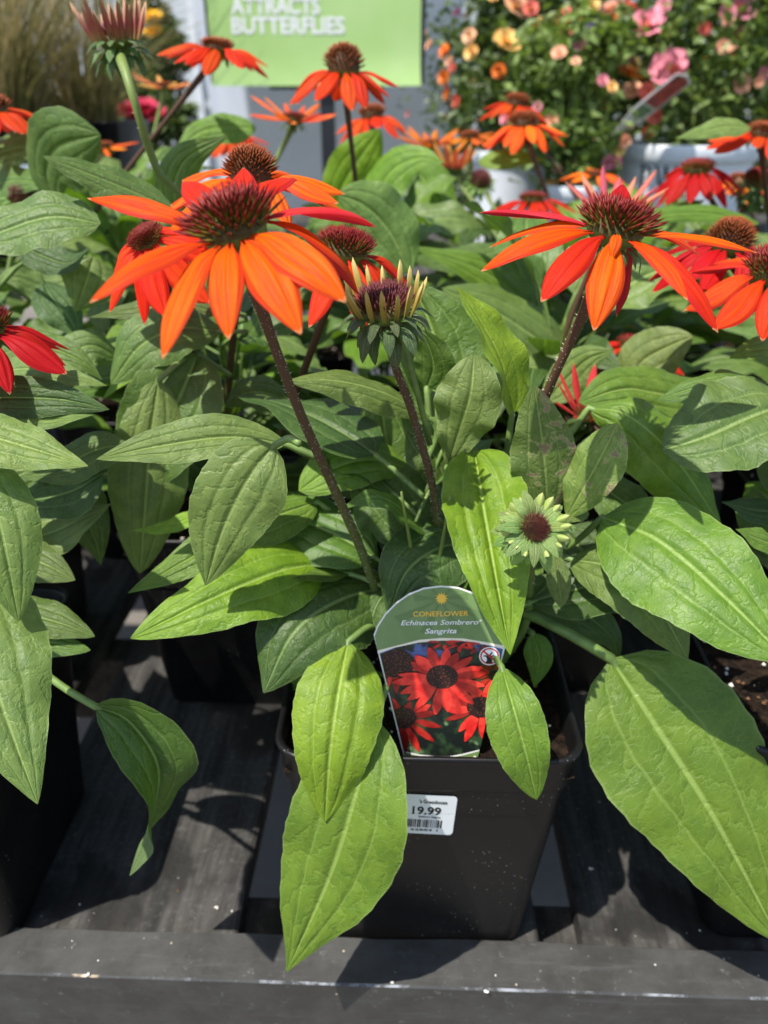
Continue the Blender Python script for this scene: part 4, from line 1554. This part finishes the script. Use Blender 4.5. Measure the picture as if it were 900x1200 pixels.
# darker sun rays over the header
for a0, a1 in ((-100, -86), (-62, -48), (-24, -12), (12, 24), (50, 64), (88, 102), (128, 142), (-142, -128)):
    mb_pts = [tl(456, 145)]
    q = [(456, 145)]
    for a in (a0, a1):
        ang = R(a)
        L = 330
        if abs(a) > 110:
            L = 70
        elif abs(a) > 75:
            L = 150
        x, y = 456 + math.sin(ang) * min(L, 300), 145 + math.cos(ang) * min(L, 195)
        q.append((x, min(y, 340)))
    link('ray_print', poly_mesh([tl(*p) for p in q], RAYP, .00025), hd, TM)
divM = [(p[0], p[1] + 14) for p in divL]
link('divider_print', poly_mesh([tl(*shr(p)) for p in divL] + [tl(*shr(p)) for p in divM[::-1]], CREAM, .00018), tag, TM)
pic = [(108, 434)] + divM[1:-1] + [(806, 418), (678, 985), (580, 1010), (500, 1024), (420, 1022), (330, 1010), (245, 990)]
ph = link('flower_photo_print', poly_mesh([tl(*shr(p)) for p in pic], PHOTO, .00016), tag, TM)
ft = [(245, 1000), (330, 1020), (420, 1032), (500, 1034), (580, 1020), (676, 995), (655, 1063), (260, 1063)]
link('footer_print', poly_mesh([tl(*shr(p)) for p in ft], GREENP, .00017), tag, TM)


def clip_pic(p):
    """keep a printed point inside the photo panel"""
    x, y = p
    y = max(364 + abs(x - 456) ** 2 * .00042, min(1004, y))
    f = (y - 430) / (990 - 430)
    lo, hi = 116 + (250 - 116) * f, 795 + (672 - 795) * f
    return (max(lo, min(hi, x)), y)


def printed_flower(cx, cy, rx, ry, n, cr, ph0, col, z, tilt=0):
    rn = random.Random(int(cx * 3 + cy))
    for k in range(n):
        a = ph0 + 2 * math.pi * k / n + rn.uniform(-.1, .1)
        L = rn.uniform(.86, 1.08)
        w_ = rn.uniform(.10, .14)
        q = []
        for s, t in ((-.5, .28), (-1, .55), (-.85, .8), (-.2, 1.0), (.2, 1.0), (.85, .8), (1, .55), (.5, .28)):
            x = math.cos(a) * t * L - math.sin(a) * s * w_
            y = math.sin(a) * t * L + math.cos(a) * s * w_
            q.append(clip_pic((cx + x * rx, cy + y * ry + tilt * t)))
        area = abs(sum(q[i][0] * q[(i + 1) % 8][1] - q[(i + 1) % 8][0] * q[i][1] for i in range(8)))
        if area < 500:
            continue
        g = rn.choice((.45, .7, .95, 1.15)) * rn.uniform(.9, 1.1)
        link('petal_print', poly_mesh([tl(*p) for p in q], REDP, z + k * .000004), ph, TM, color=tuple(c * g for c in col))
    q = [clip_pic((cx + math.cos(2 * math.pi * i / 18) * cr * 1.1, cy - cr * .1 + math.sin(2 * math.pi * i / 18) * cr * .82)) for i in range(18)]
    link('cone_print', poly_mesh([tl(*p) for p in q], CONEP, z + .0001), ph, TM)


printed_flower(205, 500, 150, 120, 11, 95, .4, (.55, .5, .5), .00020, 40)
printed_flower(245, 800, 200, 160, 13, 70, .1, (.62, .6, .6), .00034, 40)
printed_flower(760, 560, 150, 110, 11, 20, .2, (.50, .5, .5), .00048)
for x, y in ((470, 375), (560, 385), (660, 400), (600, 372)):
    printed_flower(x, y, 90, 50, 7, 4, x, (.9, .7, .7), .00050)
printed_flower(680, 745, 210, 175, 15, 74, .3, (1.0, .9, .9), .00064, 20)
printed_flower(462, 572, 262, 185, 19, 82, .15, (1.1, 1.0, 1.0), .00080, 15)
# no-deer roundel
cx, cy, r = 725, 452, 58
ring = lambda rr, mat, z, nm: link(nm, poly_mesh([tl(cx + rr * math.cos(i * .2618), cy + rr * .86 * math.sin(i * .2618)) for i in range(24)][::-1], mat, z), tag, TM)
RED_I = flat('red_ink', (.50, .02, .025), .4)
ring(r, WHITE, .00096, 'roundel')
ring(r * .90, RED_I, .00100, 'roundel_ring')
ring(r * .74, WHITE, .00104, 'roundel_face')
deer = [(700, 492), (712, 470), (706, 456), (690, 452), (694, 446), (708, 448), (700, 430), (706, 430), (714, 446), (722, 446), (738, 428), (744, 432), (730, 450), (748, 446), (750, 452), (734, 458), (738, 470), (742, 492)]
link('deer_print', poly_mesh([tl(*p) for p in deer][::-1], INK, .00108), tag, TM)
link('bar_print', poly_mesh([tl(*p) for p in ((684, 424), (692, 418), (766, 478), (758, 486))][::-1], RED_I, .00112), tag, TM)


# text and sun
def tag_text(body, px0, px1, py_base, size_px, mat, shear=0, bold=0, sp=1.0):
    s = size_px / 4.737 * .388 / FPX / .70
    x0, y0 = tl(px0, py_base)
    x1, _ = tl(px1, py_base)
    me = text_mesh(body, s, mat, shear, bold * s, 'LEFT', sp, width=(x1 - x0))
    xs = min(v.co.x for v in me.vertices)
    link('lettering', me, hd, TM @ Matrix.Translation((x0 - xs, y0, .0004)))


tag_text('CONEFLOWER', 300, 608, 236, 30, GOLD, 0, .012)
tag_text('Echinacea Sombrero', 232, 664, 282, 30, WHITE, .28, .010)
tag_text('\u00ae', 667, 682, 268, 13, WHITE, .1, 0)
tag_text('Sangrita', 365, 542, 328, 30, WHITE, .28, .014)
st = []
for i in range(24):
    rr = 37 if i % 2 == 0 else 22
    a = i * math.pi / 12
    st.append(tl(458 + rr * math.cos(a), 143 + rr * .92 * math.sin(a)))
link('sun_print', poly_mesh(st[::-1], GOLD, .0004), hd, TM)


# ------------------------------------------------------------------ beyond the bench: shelf, grasses, planter, sign, roses
ZS = T + .215
shelf = thing('display_shelf', V((0, 1.75, 0)), 'raised dark plank shelf behind the bench carrying white pots and grasses', 'shelf')
SHM = WM[shelf]
for i in range(6):
    mb = MB()
    mb.box((0, 1.36 + i * .142 - 1.75, ZS - .015), (3.6, .132, .03))
    link('plank', bevel(mb.mesh('plank', MAT['wood'], False), .002, 1), shelf, SHM)
for x in (-1.6, 0.35, 1.6):
    for y in (1.35, 2.08):
        mb = MB()
        mb.box((x, y - 1.75, (ZS - .03) / 2), (.07, .07, ZS - .03))
        link('leg', bevel(mb.mesh('leg', MAT['rail'], False), .003, 1), shelf, SHM)


def grass_plant(x, y, label, seed, h=.42, n=700, spread=.2):
    g = thing('ornamental_grass', V((x, y, ZS + .2)), label, 'grass plant', 'brown ornamental grasses in black pots')
    rn = random.Random(seed)
    k = GRASS
    mb = MB()
    for i in range(n):
        a = rn.random() * 6.283
        r0 = rn.random() ** .5 * .06
        p = V((math.cos(a) * r0, math.sin(a) * r0, -.02))
        a2 = a + rn.uniform(-.7, .7)
        lean = rn.random() ** .8 * spread
        L = h * rn.uniform(.55, 1.1)
        pts = []
        for s in range(6):
            t = s / 5
            pts.append(p + V((math.cos(a2) * lean * t ** 1.7 * 1.5, math.sin(a2) * lean * t ** 1.7 * 1.5, L * (t - .32 * (lean / spread) * t ** 2.6))))
        w_ = rn.uniform(.0010, .0020)
        sd_ = V((-math.sin(a2 + rn.uniform(-1, 1)), math.cos(a2 + rn.uniform(-1, 1)), 0))
        c = rn.random()
        rows = [[q - sd_ * w_ * (1 - .8 * i_ / 5), q + sd_ * w_ * (1 - .8 * i_ / 5)] for i_, q in enumerate(pts)]
        mb.grid(rows, [[(c, i_ / 5)] * 2 for i_ in range(6)])
    link('blades', mb.mesh('blades', GRASS), g, WM[g], kind='stuff')
    return g


def grass_material():
    k = NT('sedge_blade', .55, .3)
    uv, x, y = k.uv()
    r = k.n('ValToRGB')
    cr = r.color_ramp
    for p, c in ((.0, (.085, .095, .028)), (.35, (.17, .165, .05)), (.65, (.28, .215, .085)), (1.0, (.45, .36, .18))):
        e = cr.elements.new(p) if p not in (0.0, 1.0) else cr.elements[0 if p == 0 else -1]
        e.color = (*c, 1)
    k.set(r.inputs[0], k.m('MULTIPLY_ADD', y, .25, k.m('MULTIPLY', x, .8)))
    k.base(r.outputs[0])
    tr = k.n('BsdfTranslucent')
    k.t.links.new(r.outputs[0], tr.inputs['Color'])
    mx = k.n('MixShader')
    mx.inputs[0].default_value = .3
    k.t.links.new(k.b.outputs[0], mx.inputs[1])
    k.t.links.new(tr.outputs[0], mx.inputs[2])
    k.t.links.new(mx.outputs[0], k.out.inputs['Surface'])
    return k.mat


GRASS = grass_material()
GG = 'black pots of ornamental grass on the shelf'
gp1 = make_pot(-.655, 1.46, 'black pot with a pale printed sticker, holding the tallest brown grass', R(6), 1.28, ZS, GG)
make_pot(-.60, 1.72, 'black pot of brown grass tucked behind the stickered pot', R(-4), 1.28, ZS, GG)
make_pot(-.93, 1.62, 'black pot of brown grass beside the stickered pot, away from the planter', R(3), 1.28, ZS, GG)
grass_plant(-.655, 1.46, 'brown and green sedge arching from the pot with the pale sticker', 1, .46, 800, .24)
grass_plant(-.60, 1.72, 'brown sedge clump in the pot behind the stickered pot', 2, .40, 600, .22)
grass_plant(-.93, 1.62, 'olive sedge clump on the far end of the shelf', 3, .48, 700, .24)
mb = MB()
mb.box((0, 0, 0), (.062, .0008, .036))
s1 = link('price_sticker', mb.mesh('sticker', PAPER, False), gp1, WM[gp1] @ Matrix.Translation((.045, -.0985, .150)) @ Matrix.Rotation(slope, 4, 'X'))

# tapered planter, one arris towards the bench
pm = NT('planter_paint', .55, .4)
_c = pm.coord('Object')
_n = pm.noise(_c, 4, 6, .6)
pm.base(pm.mix(pm.step(_n, .3, .7), (.46, .50, .55), (.54, .58, .62)))
pm.bump(pm.noise(_c, 40, 4), .15, .002)
plc = Py(395, 100, 2.45)
planter = thing('tapered_planter', V((plc.x - .045, 2.5, 0)), 'tall pale grey tapered square planter standing behind the green sign', 'planter', rotz=R(20))
mb = MB()
rows = []
for h, z in ((.20, 0), (.315, 1.55), (.33, 1.55), (.33, 1.62), (.29, 1.62), (.28, 1.50)):
    rows.append([V((x, y, z)) for x, y in rounded_square(h, .012, 3)])
mb.grid(rows, [[(0, 0)] * len(r) for r in rows], 0, True)
mb.face(list(range(len(rows[0])))[::-1])
link('shell', mb.mesh('shell', pm.mat, False), planter, WM[planter])
mb = MB()
mb.face([mb.vert((x, y, 1.55)) for x, y in rounded_square(.281, .012, 3)])
link('potting_soil', mb.mesh('soil', MAT['soil'], False), planter, WM[planter], kind='stuff')

# the green sign
SY = 1.80
bl, br = Py(249, 98, SY), Py(493, 98, SY)
SW = br.x - bl.x
SHT = .36
sx0, sz0 = (bl.x + br.x) / 2, bl.z
sign = thing('garden_sign', V((sx0, SY, ZS)), 'bright green sign with white capitals on a black stand', 'sign')
BLK = flat('sign_black', (.015, .016, .02), .45, .5, .2, 20)
mb = MB()
fw = .012
mb.box((-SW / 2 + .002, .012, SHT / 2), (fw, .014, SHT))
mb.box((SW / 2 + .002, .012, SHT / 2), (fw, .014, SHT))
mb.box((0, .013, SHT + .006), (SW + fw, .014, fw))
mb.box((.02, .013, -.004), (SW * .55, .014, fw * 1.1))
SGM = Matrix.Translation((sx0, SY, sz0))
link('frame', mb.mesh('frame', BLK, False), sign, SGM)
mb = MB()
hh = sz0 - ZS
mb.box((.02, .016, -hh / 2 - .008), (.030, .014, hh - .018))
mb.box((.02, .016, -hh + .004), (.20, .12, .008))
link('stand', mb.mesh('stand', BLK, False), sign, SGM)


def sign_mat():
    k = NT('green_sheet', .4, .5)
    c = k.coord('Object')
    k.base(k.mix(k.step(k.noise(c, 5, 3), .3, .7), (.36, .55, .17), (.43, .61, .24)))
    return k.mat


mb = MB()
rows, uvs = [], []
for i in range(13):
    z = SHT * i / 12
    row = []
    for j in range(17):
        x = (j / 16 - .5) * (SW - .004)
        yv = .004 - .010 * math.exp(-i * 1.3) * (.4 + .6 * (j / 16) ** 2) + .0002 * math.sin(j * .7 + i * .4)
        row.append(V((x * (1 + .012 * math.exp(-i)), yv, z - .004)))
    rows.append(row)
    uvs.append([(j / 16, i / 12) for j in range(17)])
mb.grid(rows, uvs)
sheet = link('green_sheet', mb.mesh('sheet', sign_mat()), sign, SGM)


def sign_text(body, u0, u1, vb, size_px):
    p0, p1 = Py(u0, vb, SY + .0031), Py(u1, vb, SY + .0031)
    s = size_px * depth(p0) / FPX / .70
    me = text_mesh(body, s, WHITE, 0, s * .03, 'LEFT', 1.0, width=p1.x - p0.x)
    xs = min(v.co.x for v in me.vertices)
    M = Matrix.Translation((p0.x - xs, SY + .0031, p0.z)) @ Matrix.Rotation(math.pi / 2, 4, 'X')
    link('lettering', me, sheet, M)


sign_text('ATTRACTS', 271, 375, 16, 16)
sign_text('BUTTERFLIES', 272, 404, 39, 16)

# ---- white lettered pots with roses
wpm = NT('white_pot_plastic', .4, .5)
_c = wpm.coord('Object')
wpm.base(wpm.mix(wpm.step(wpm.noise(_c, 12, 5, .65), .4, .75), (.74, .77, .80), (.62, .66, .70)))


def round_pot(x, y, label, r=.115, h=.205, z=ZS):
    p = thing('round_pot', V((x, y, z)), label, 'pot', 'white round pots on the shelf')
    mb = MB()
    rows = []
    n = 40
    for rr, zz in ((r * .79, 0), (r * .80, .002), (r * .802, .005), (r * .968, h * .85), (r * .97, h * .86), (r * 1.01, h * .862), (r * 1.02, h * .87), (r * 1.05, h * .985), (r * 1.04, h), (r * 1.0, h), (r * .97, h * .9), (r * .93, h * .80)):
        rows.append([V((rr * math.cos(2 * math.pi * j / n), rr * math.sin(2 * math.pi * j / n), zz)) for j in range(n)])
    mb.grid(rows, [[(0, 0)] * n for _ in rows], 0, True)
    mb.face(list(range(n))[::-1])
    link('shell', mb.mesh('shell', wpm.mat), p, WM[p])
    mb = MB()
    mb.face([mb.vert((r * .955 * math.cos(2 * math.pi * j / n), r * .955 * math.sin(2 * math.pi * j / n), h * .85)) for j in range(n)])
    link('potting_soil', mb.mesh('soil', MAT['soil'], False), p, WM[p], kind='stuff')
    return p


def serif_letters():
    """P and W with hairlines and serifs, unit cap height"""
    P = [[(.10, .04), (.22, .04), (.22, .96), (.10, .96)], [(0, 0), (.34, 0), (.34, .045), (0, .045)], [(0, .955), (.30, .955), (.30, 1), (0, 1)]]
    bowl_o = [(.22 + .40 * math.sin(a) + .0, .72 + .28 * math.cos(a)) for a in [math.pi * i / 12 for i in range(13)]]
    bowl_i = [(.22 + .27 * math.sin(a), .72 + .235 * math.cos(a)) for a in [math.pi * i / 12 for i in range(13)]]
    for i in range(12):
        P.append([bowl_o[i], bowl_i[i], bowl_i[i + 1], bowl_o[i + 1]])
    Wd = []
    for x0, x1, w_, y0, y1 in ((.06, .30, .11, 1, 0), (.30, .50, .05, 0, .98), (.46, .68, .11, .98, 0), (.68, .90, .05, 0, 1)):
        Wd.append([(x0, y0), (x0 + w_, y0), (x1 + w_, y1), (x1, y1)])
    for x in (0, .42, .82):
        Wd.append([(x, .955), (x + .26, .955), (x + .26, 1), (x, 1)])
    return P, Wd


def put_letters(pot, r, h, size, ang0, zc):
    for polys, dx in zip(serif_letters(), (0, .70)):
        mb = MB()
        for q in polys:
            vs = []
            for a, b in q:
                z = zc + b * size
                rr = r * (.80 + .17 * z / (h * .86)) + .0016
                an = -math.pi / 2 + ang0 + (dx + a) * size / rr
                vs.append(mb.vert((rr * math.cos(an), rr * math.sin(an), z)))
            mb.face(vs)
        link('lettering', mb.mesh('lettering', INK, False), pot, WM[pot])


pw = Py(806, 170, 1.52)
rp1 = round_pot(pw.x, 1.52, 'white round pot with black serif capitals, below pink and orange roses', .118, pw.z - ZS + .004)
put_letters(rp1, .118, pw.z - ZS, .040, -1.02, pw.z - ZS - .068)
p2 = Py(598, 176, 1.66)
rp2 = round_pot(p2.x, 1.66, 'white round pot beside the grey planter, below yellow and orange roses', .075, p2.z - ZS)
p3 = Py(668, 205, 1.50)
rp3 = round_pot(p3.x, 1.44, 'small white round pot between the two big white rose pots', .055, p3.z - ZS - .01)
p4 = Py(985, 170, 1.62)
rp4 = round_pot(p4.x, 1.62, 'white round pot at the shelf end below a leafy rose', .118, p4.z - ZS)


def small_leaf_material(name, c1, c2):
    k = NT(name, .45, .4)
    uv, x, y = k.uv()
    k.base(k.mix(x, c1, c2))
    tr = k.n('BsdfTranslucent')
    k.t.links.new(k.mix(1.0, k.mix(x, c1, c2), (1.4, 1.5, .5), 'MULTIPLY'), tr.inputs['Color'])
    mx = k.n('MixShader')
    mx.inputs[0].default_value = .25
    k.t.links.new(k.b.outputs[0], mx.inputs[1])
    k.t.links.new(tr.outputs[0], mx.inputs[2])
    k.t.links.new(mx.outputs[0], k.out.inputs['Surface'])
    return k.mat


ROSEL = small_leaf_material('rose_leaf', (.070, .125, .028), (.25, .33, .09))
DARKL = small_leaf_material('dark_leaf', (.040, .075, .020), (.14, .19, .06))


def crown_mesh(c, rad, n, size, mat, seed, hollow=.25):
    """many small folded leaves in clumps through an uneven ellipsoid"""
    rn = random.Random(seed)
    mb = MB()
    clumps = []
    for i in range(max(8, n // 60)):
        d = V((rn.gauss(0, 1), rn.gauss(0, 1), rn.gauss(0, 1))).normalized()
        k = rn.uniform(hollow, 1.0) ** .6
        clumps.append((V((d.x * rad[0] * k, d.y * rad[1] * k, d.z * rad[2] * k)), rn.uniform(.12, .30), rn.random()))
    for i in range(n):
        cc, cr, tint = rn.choice(clumps)
        p = V(c) + cc + V((rn.gauss(0, 1) * rad[0], rn.gauss(0, 1) * rad[1], rn.gauss(0, 1) * rad[2])) * cr * .6
        a = V((rn.gauss(0, 1), rn.gauss(0, 1), rn.gauss(0, .6))).normalized()
        up = (V((0, 0, 1)) + V((rn.gauss(0, .5), rn.gauss(0, .5), 0)))
        up = (up - a * up.dot(a)).normalized()
        s = a.cross(up)
        L = size * rn.uniform(.6, 1.3)
        w_ = L * .30
        t = min(1, max(0, tint * .6 + rn.random() * .4))
        v0, v1 = mb.vert(p, (t, 0)), mb.vert(p + a * L - up * L * .15, (t, 1))
        v2, v3 = mb.vert(p + a * L * .45 + s * w_ + up * L * .08, (t, .5)), mb.vert(p + a * L * .45 - s * w_ + up * L * .08, (t, .5))
        mb.face((v0, v2, v1))
        mb.face((v0, v1, v3))
    return mb.mesh('crown', mat, False)


def blossom_mesh(seed, n=8, cup=.5):
    rn = random.Random(seed)
    mb = MB()
    for ring, (r, el, k) in enumerate(((1.0, .2, n), (.72, .65, n - 2), (.42, 1.1, max(3, n - 4)))):
        for i in range(k):
            a = 2 * math.pi * (i + .5 * ring + rn.uniform(-.2, .2)) / k
            e = el + rn.uniform(-.15, .15)
            d = V((math.cos(a) * math.cos(e), math.sin(a) * math.cos(e), math.sin(e)))
            s = V((-math.sin(a), math.cos(a), 0))
            nn = d.cross(s)
            rows, uvs = [], []
            for t in (0, .35, .7, .92, 1.0):
                hw = r * .46 * (.25 + 1.1 * math.sin(math.pi * min(.93, t * .62 + .05))) * (.55 if t == 1.0 else 1)
                rows.append([d * r * t + s * hw * u - nn * (.12 * (1 - abs(u)) - .25 * t * t * .3) * r for u in (-1, -.4, .4, 1)])
                uvs.append([(u, t) for u in (-1, -.4, .4, 1)])
            mb.grid(rows, uvs)
    return mb


BLM = NT('rose_petal', .5, .3)
_oi = BLM.n('ObjectInfo')
_uv, _x, _y = BLM.uv()
BLM.base(BLM.mix(BLM.step(_y, .5, .0), _oi.outputs['Color'], (.75, .42, .06)))
BLO = [blossom_mesh(i, 6 + i % 3).mesh('blossom', BLM.mat) for i in range(4)]
PINK, PEACH, YEL, CORAL, ORG = (.74, .26, .32), (.78, .42, .26), (.78, .50, .16), (.70, .15, .11), (.76, .20, .03)


def rose(x, y, zb, label, rad, n, seed, spots, size=.024, mat=ROSEL, extra=0, pal=(PINK, PEACH, YEL, CORAL, ORG), br=.017):
    g = thing('rose_bush', V((x, y, zb)), label, 'rose bush', 'flowering rose bushes on the shelf')
    rn = random.Random(seed)
    c = V((0, 0, rad[2] * .95))
    link('crown', crown_mesh(c, rad, n, size, mat, seed), g, WM[g])
    mb = MB()
    for i in range(14):
        a = rn.random() * 6.28
        top = V((math.cos(a) * rad[0] * rn.uniform(.2, .9), math.sin(a) * rad[1] * rn.uniform(.2, .9), rad[2] * rn.uniform(.9, 1.9)))
        mb.tube(sample([V((math.cos(a) * .02, math.sin(a) * .02, -.02)), top * .5 + V((0, 0, .05)), top], 8), [.0035 - .0003 * k for k in range(9)], 5)
    link('branches', mb.mesh('branches', MAT['greenstem']), g, WM[g])
    for (u, v, zc, col, s) in spots:
        p = Pd(u, v, zc)
        ax = V((rn.uniform(-.4, .4), rn.uniform(-1, -.3), rn.uniform(.3, 1)))
        link('blossom', rn.choice(BLO), g, axis_matrix(p, ax, rn.random() * 6) @ Matrix.Scale(s, 4), color=tone_jit(col, rn))
    for i in range(extra):
        d = V((rn.gauss(0, 1), rn.gauss(-.7, 1), rn.gauss(.2, 1))).normalized()
        p = V((x, y, zb)) + c + V((d.x * rad[0], d.y * rad[1], d.z * rad[2])) * rn.uniform(.85, 1.08)
        link('blossom', rn.choice(BLO), g, axis_matrix(p, d + V((0, -.5, .4)), rn.random() * 6) @ Matrix.Scale(br * rn.uniform(.5, 1.0), 4), color=tone_jit(rn.choice(pal), rn))
    return g


rose(pw.x + .03, 1.56, pw.z - .02, 'rose bush with large pink blooms above the white lettered pot', (.24, .17, .20), 4600, 1, [
    (757, 30, 1.28, PINK, .030), (784, 80, 1.26, PINK, .030), (738, 88, 1.26, ORG, .022), (782, 100, 1.27, PINK, .020), (718, 57, 1.3, ORG, .020), (867, 8, 1.3, PINK, .030),
    (856, 64, 1.3, PEACH, .020), (868, 42, 1.32, PEACH, .018), (740, 107, 1.3, PEACH, .017), (700, 50, 1.35, (.42, .28, .62), .020), (693, 38, 1.35, (.42, .28, .62), .016)], extra=60, br=.014, pal=(PEACH, PINK, PEACH, CORAL))
rose(p2.x + .05, 1.72, p2.z - .02, 'rose bush with yellow and orange blooms close to the grey planter', (.19, .16, .19), 3600, 2, [
    (605, 8, 1.40, PEACH, .028), (594, 50, 1.38, YEL, .026), (618, 16, 1.42, CORAL, .018), (648, 28, 1.42, YEL, .018), (628, 30, 1.42, YEL, .017), (668, 24, 1.42, YEL, .022), (650, 48, 1.42, PEACH, .018), (672, 78, 1.4, CORAL, .016)], mat=DARKL, extra=60, br=.014, pal=(YEL, PEACH, YEL, ORG, CORAL))
rose(p3.x - .01, 1.47, p3.z - .03, 'small loose rose with peach blooms in the small white pot', (.11, .10, .14), 2200, 3, [(735, 10, 1.3, CORAL, .022), (715, 12, 1.3, PEACH, .020)], extra=22, pal=(PEACH, YEL, PINK), br=.013)
rose(p4.x, 1.66, p4.z - .02, 'leafy green rose bush with few blooms at the shelf end', (.26, .18, .24), 6500, 4, [(897, 20, 1.42, ORG, .022), (898, 75, 1.42, PEACH, .018)], extra=24, pal=(PEACH, PINK), br=.013)
rose(.42, 2.02, ZS + .02, 'tall rose bush with mixed small blooms rising behind the white pots', (.36, .20, .34), 4200, 5, [], mat=DARKL, extra=70, pal=(PINK, PEACH, YEL, PEACH), br=.015)

# tag leaning out of the lettered pot
t0, t1 = Py(716, 160, 1.42), Py(802, 92, 1.36)
ax = (t1 - t0)
Lt = ax.length
ax.normalize()
nz_ = (V((-.35, -.55, -.2)) - ax * V((-.35, -.55, -.2)).dot(ax)).normalized()
nz_ = Quaternion(ax, R(58)) @ nz_
sx = ax.cross(nz_)
TM2 = Matrix((ax, sx, nz_)).transposed().to_4x4()
TM2.translation = t0
tg = link('plant_tag', None, None, TM2, 'white pointed plant tag with red picture leaning out of the lettered pot', 'plant tag')
q = [(0, 0), (Lt * .4, -.026), (Lt, -.026), (Lt * 1.05, 0), (Lt, .026), (Lt * .4, .026)]
link('tag_card', slab(q, .0008, WHITE, 'card'), tg, TM2)
link('picture_print', poly_mesh([(Lt * .55, -.022), (Lt * .98, -.022), (Lt * 1.02, 0), (Lt * .98, .022), (Lt * .55, .022)], flat('rose_photo_print', (.42, .07, .06), .4, .4, .5, 60), .0003), tg, TM2)
link('leaf_print', poly_mesh([(Lt * .36, -.016), (Lt * .53, -.020), (Lt * .53, .020), (Lt * .36, .016)], flat('leaf_photo_print', (.10, .20, .07), .4, .4, .4, 60), .0003), tg, TM2)

# ---- flowers on the ground display farther back, between grasses and planter
def far_flower_plant(u, v, y, label, col, centres, seed, rad=(.16, .14, .16), nb=8, bs=.035, mat=DARKL):
    p = Py(u, v, y)
    g = thing('bedding_plant', V((p.x, y, p.z - rad[2])), label, 'flowering plant', 'flowering plants beyond the shelf')
    rn = random.Random(seed)
    link('crown', crown_mesh(V((0, 0, rad[2])), rad, 1600, .045, mat, seed), g, WM[g])
    for (a, b) in centres:
        q_ = Py(a, b, y - .12)
        link('blossom', rn.choice(BLO), g, axis_matrix(q_, (0, -.5, 1), rn.random()) @ Matrix.Scale(bs, 4), color=tone_jit(col, rn))
    mb = MB()
    z1 = p.z - rad[2] * .4
    mb.tube([V((0, 0, -(p.z - rad[2]) * .0)), V((0, 0, rad[2]))], [.01, .006], 6)
    link('stalk', mb.mesh('stalk', MAT['greenstem']), g, WM[g])
    return g


table2 = thing('display_table', V((-.9, 3.2, 0)), 'low grey table far behind the shelf holding bedding plants', 'table')
mb = MB()
mb.box((0, 0, .74), (2.2, .8, .04))
link('top', bevel(mb.mesh('top', MAT['rail'], False), .003, 1), table2, WM[table2])
for x in (-1, 1):
    for y in (-.33, .33):
        mb = MB()
        mb.box((x, y, .36), (.06, .06, .72))
        link('leg', mb.mesh('leg', MAT['rail'], False), table2, WM[table2])
far_flower_plant(178, 60, 3.0, 'bedding plant with two bright yellow heads beyond the shelf', (.85, .48, .01), [(178, 21), (179, 38)], 1, (.10, .10, .22), bs=.034)
far_flower_plant(165, 140, 2.9, 'bedding plant with crimson flowers on the far table', (.45, .02, .06), [(150, 130), (168, 128), (178, 134), (160, 140), (142, 134)], 2, (.17, .14, .10), bs=.045)
far_flower_plant(150, 128, 3.25, 'bedding plant with dull gold flowers behind the crimson ones', (.50, .32, .05), [(136, 122), (168, 122), (150, 118)], 3, (.16, .14, .10), bs=.045)

# ---- nursery building and hedge that close the view
GLS = NT('greenhouse_glass', .12, .6)
_c = GLS.coord('Object')
GLS.base(GLS.mix(GLS.step(GLS.noise(_c, .8, 4), .35, .7), (.34, .37, .39), (.55, .58, .60)))
FRM = flat('white_frame', (.62, .64, .65), .5, .4, .08, 6)
gh = thing('greenhouse', V((0, 9.5, 0)), 'long glazed nursery greenhouse with white bars far behind the plants', 'greenhouse')
for i in range(14):
    x = -7 + i * 1.0
    mb = MB()
    mb.box((x, 0, 1.7), (.07, .10, 3.4))
    link('post', mb.mesh('post', FRM, False), gh, WM[gh])
    if i < 13:
        for z0, z1 in ((.05, 1.05), (1.12, 1.68), (1.75, 3.35)):
            mb = MB()
            mb.box((x + .5, .02, (z0 + z1) / 2), (.93, .012, z1 - z0))
            link('pane', mb.mesh('pane', GLS.mat, False), gh, WM[gh])
for z in (.025, 1.085, 1.715, 3.375):
    mb = MB()
    mb.box((-.5, .025, z), (13.2, .08, .05))
    link('bar', mb.mesh('bar', FRM, False), gh, WM[gh])
mb = MB()
a = [mb.vert(p) for p in ((-7.1, -.1, 3.4), (6.1, -.1, 3.4), (6.1, 4, 4.6), (-7.1, 4, 4.6))]
mb.face(a)
link('roof', mb.mesh('roof', GLS.mat, False), gh, WM[gh])
for i, (x, y, r_, lb) in enumerate(((.55, 3.6, .55, 'dark round shrub behind the rose bushes'), (1.5, 3.4, .6, 'dark spreading shrub beyond the leafy rose'), (2.4, 4.2, .8, 'large dark shrub far past the shelf end'))):
    g = thing('shrub', V((x, y, 0)), lb, 'shrub', 'dark shrubs behind the shelf')
    link('crown', crown_mesh(V((0, 0, .85)), (r_, r_ * .8, .75), 5000, .07, DARKL, 30 + i), g, WM[g])
    mb = MB()
    for k in range(5):
        a = k * 1.3
        mb.tube(sample([V((math.cos(a) * .03, math.sin(a) * .03, 0)), V((math.cos(a) * .12, math.sin(a) * .12, .5)), V((math.cos(a) * .35, math.sin(a) * .3, 1.1))], 6), [.02 - .002 * j for j in range(7)], 6)
    link('trunk', mb.mesh('trunk', MAT['bark']), g, WM[g])
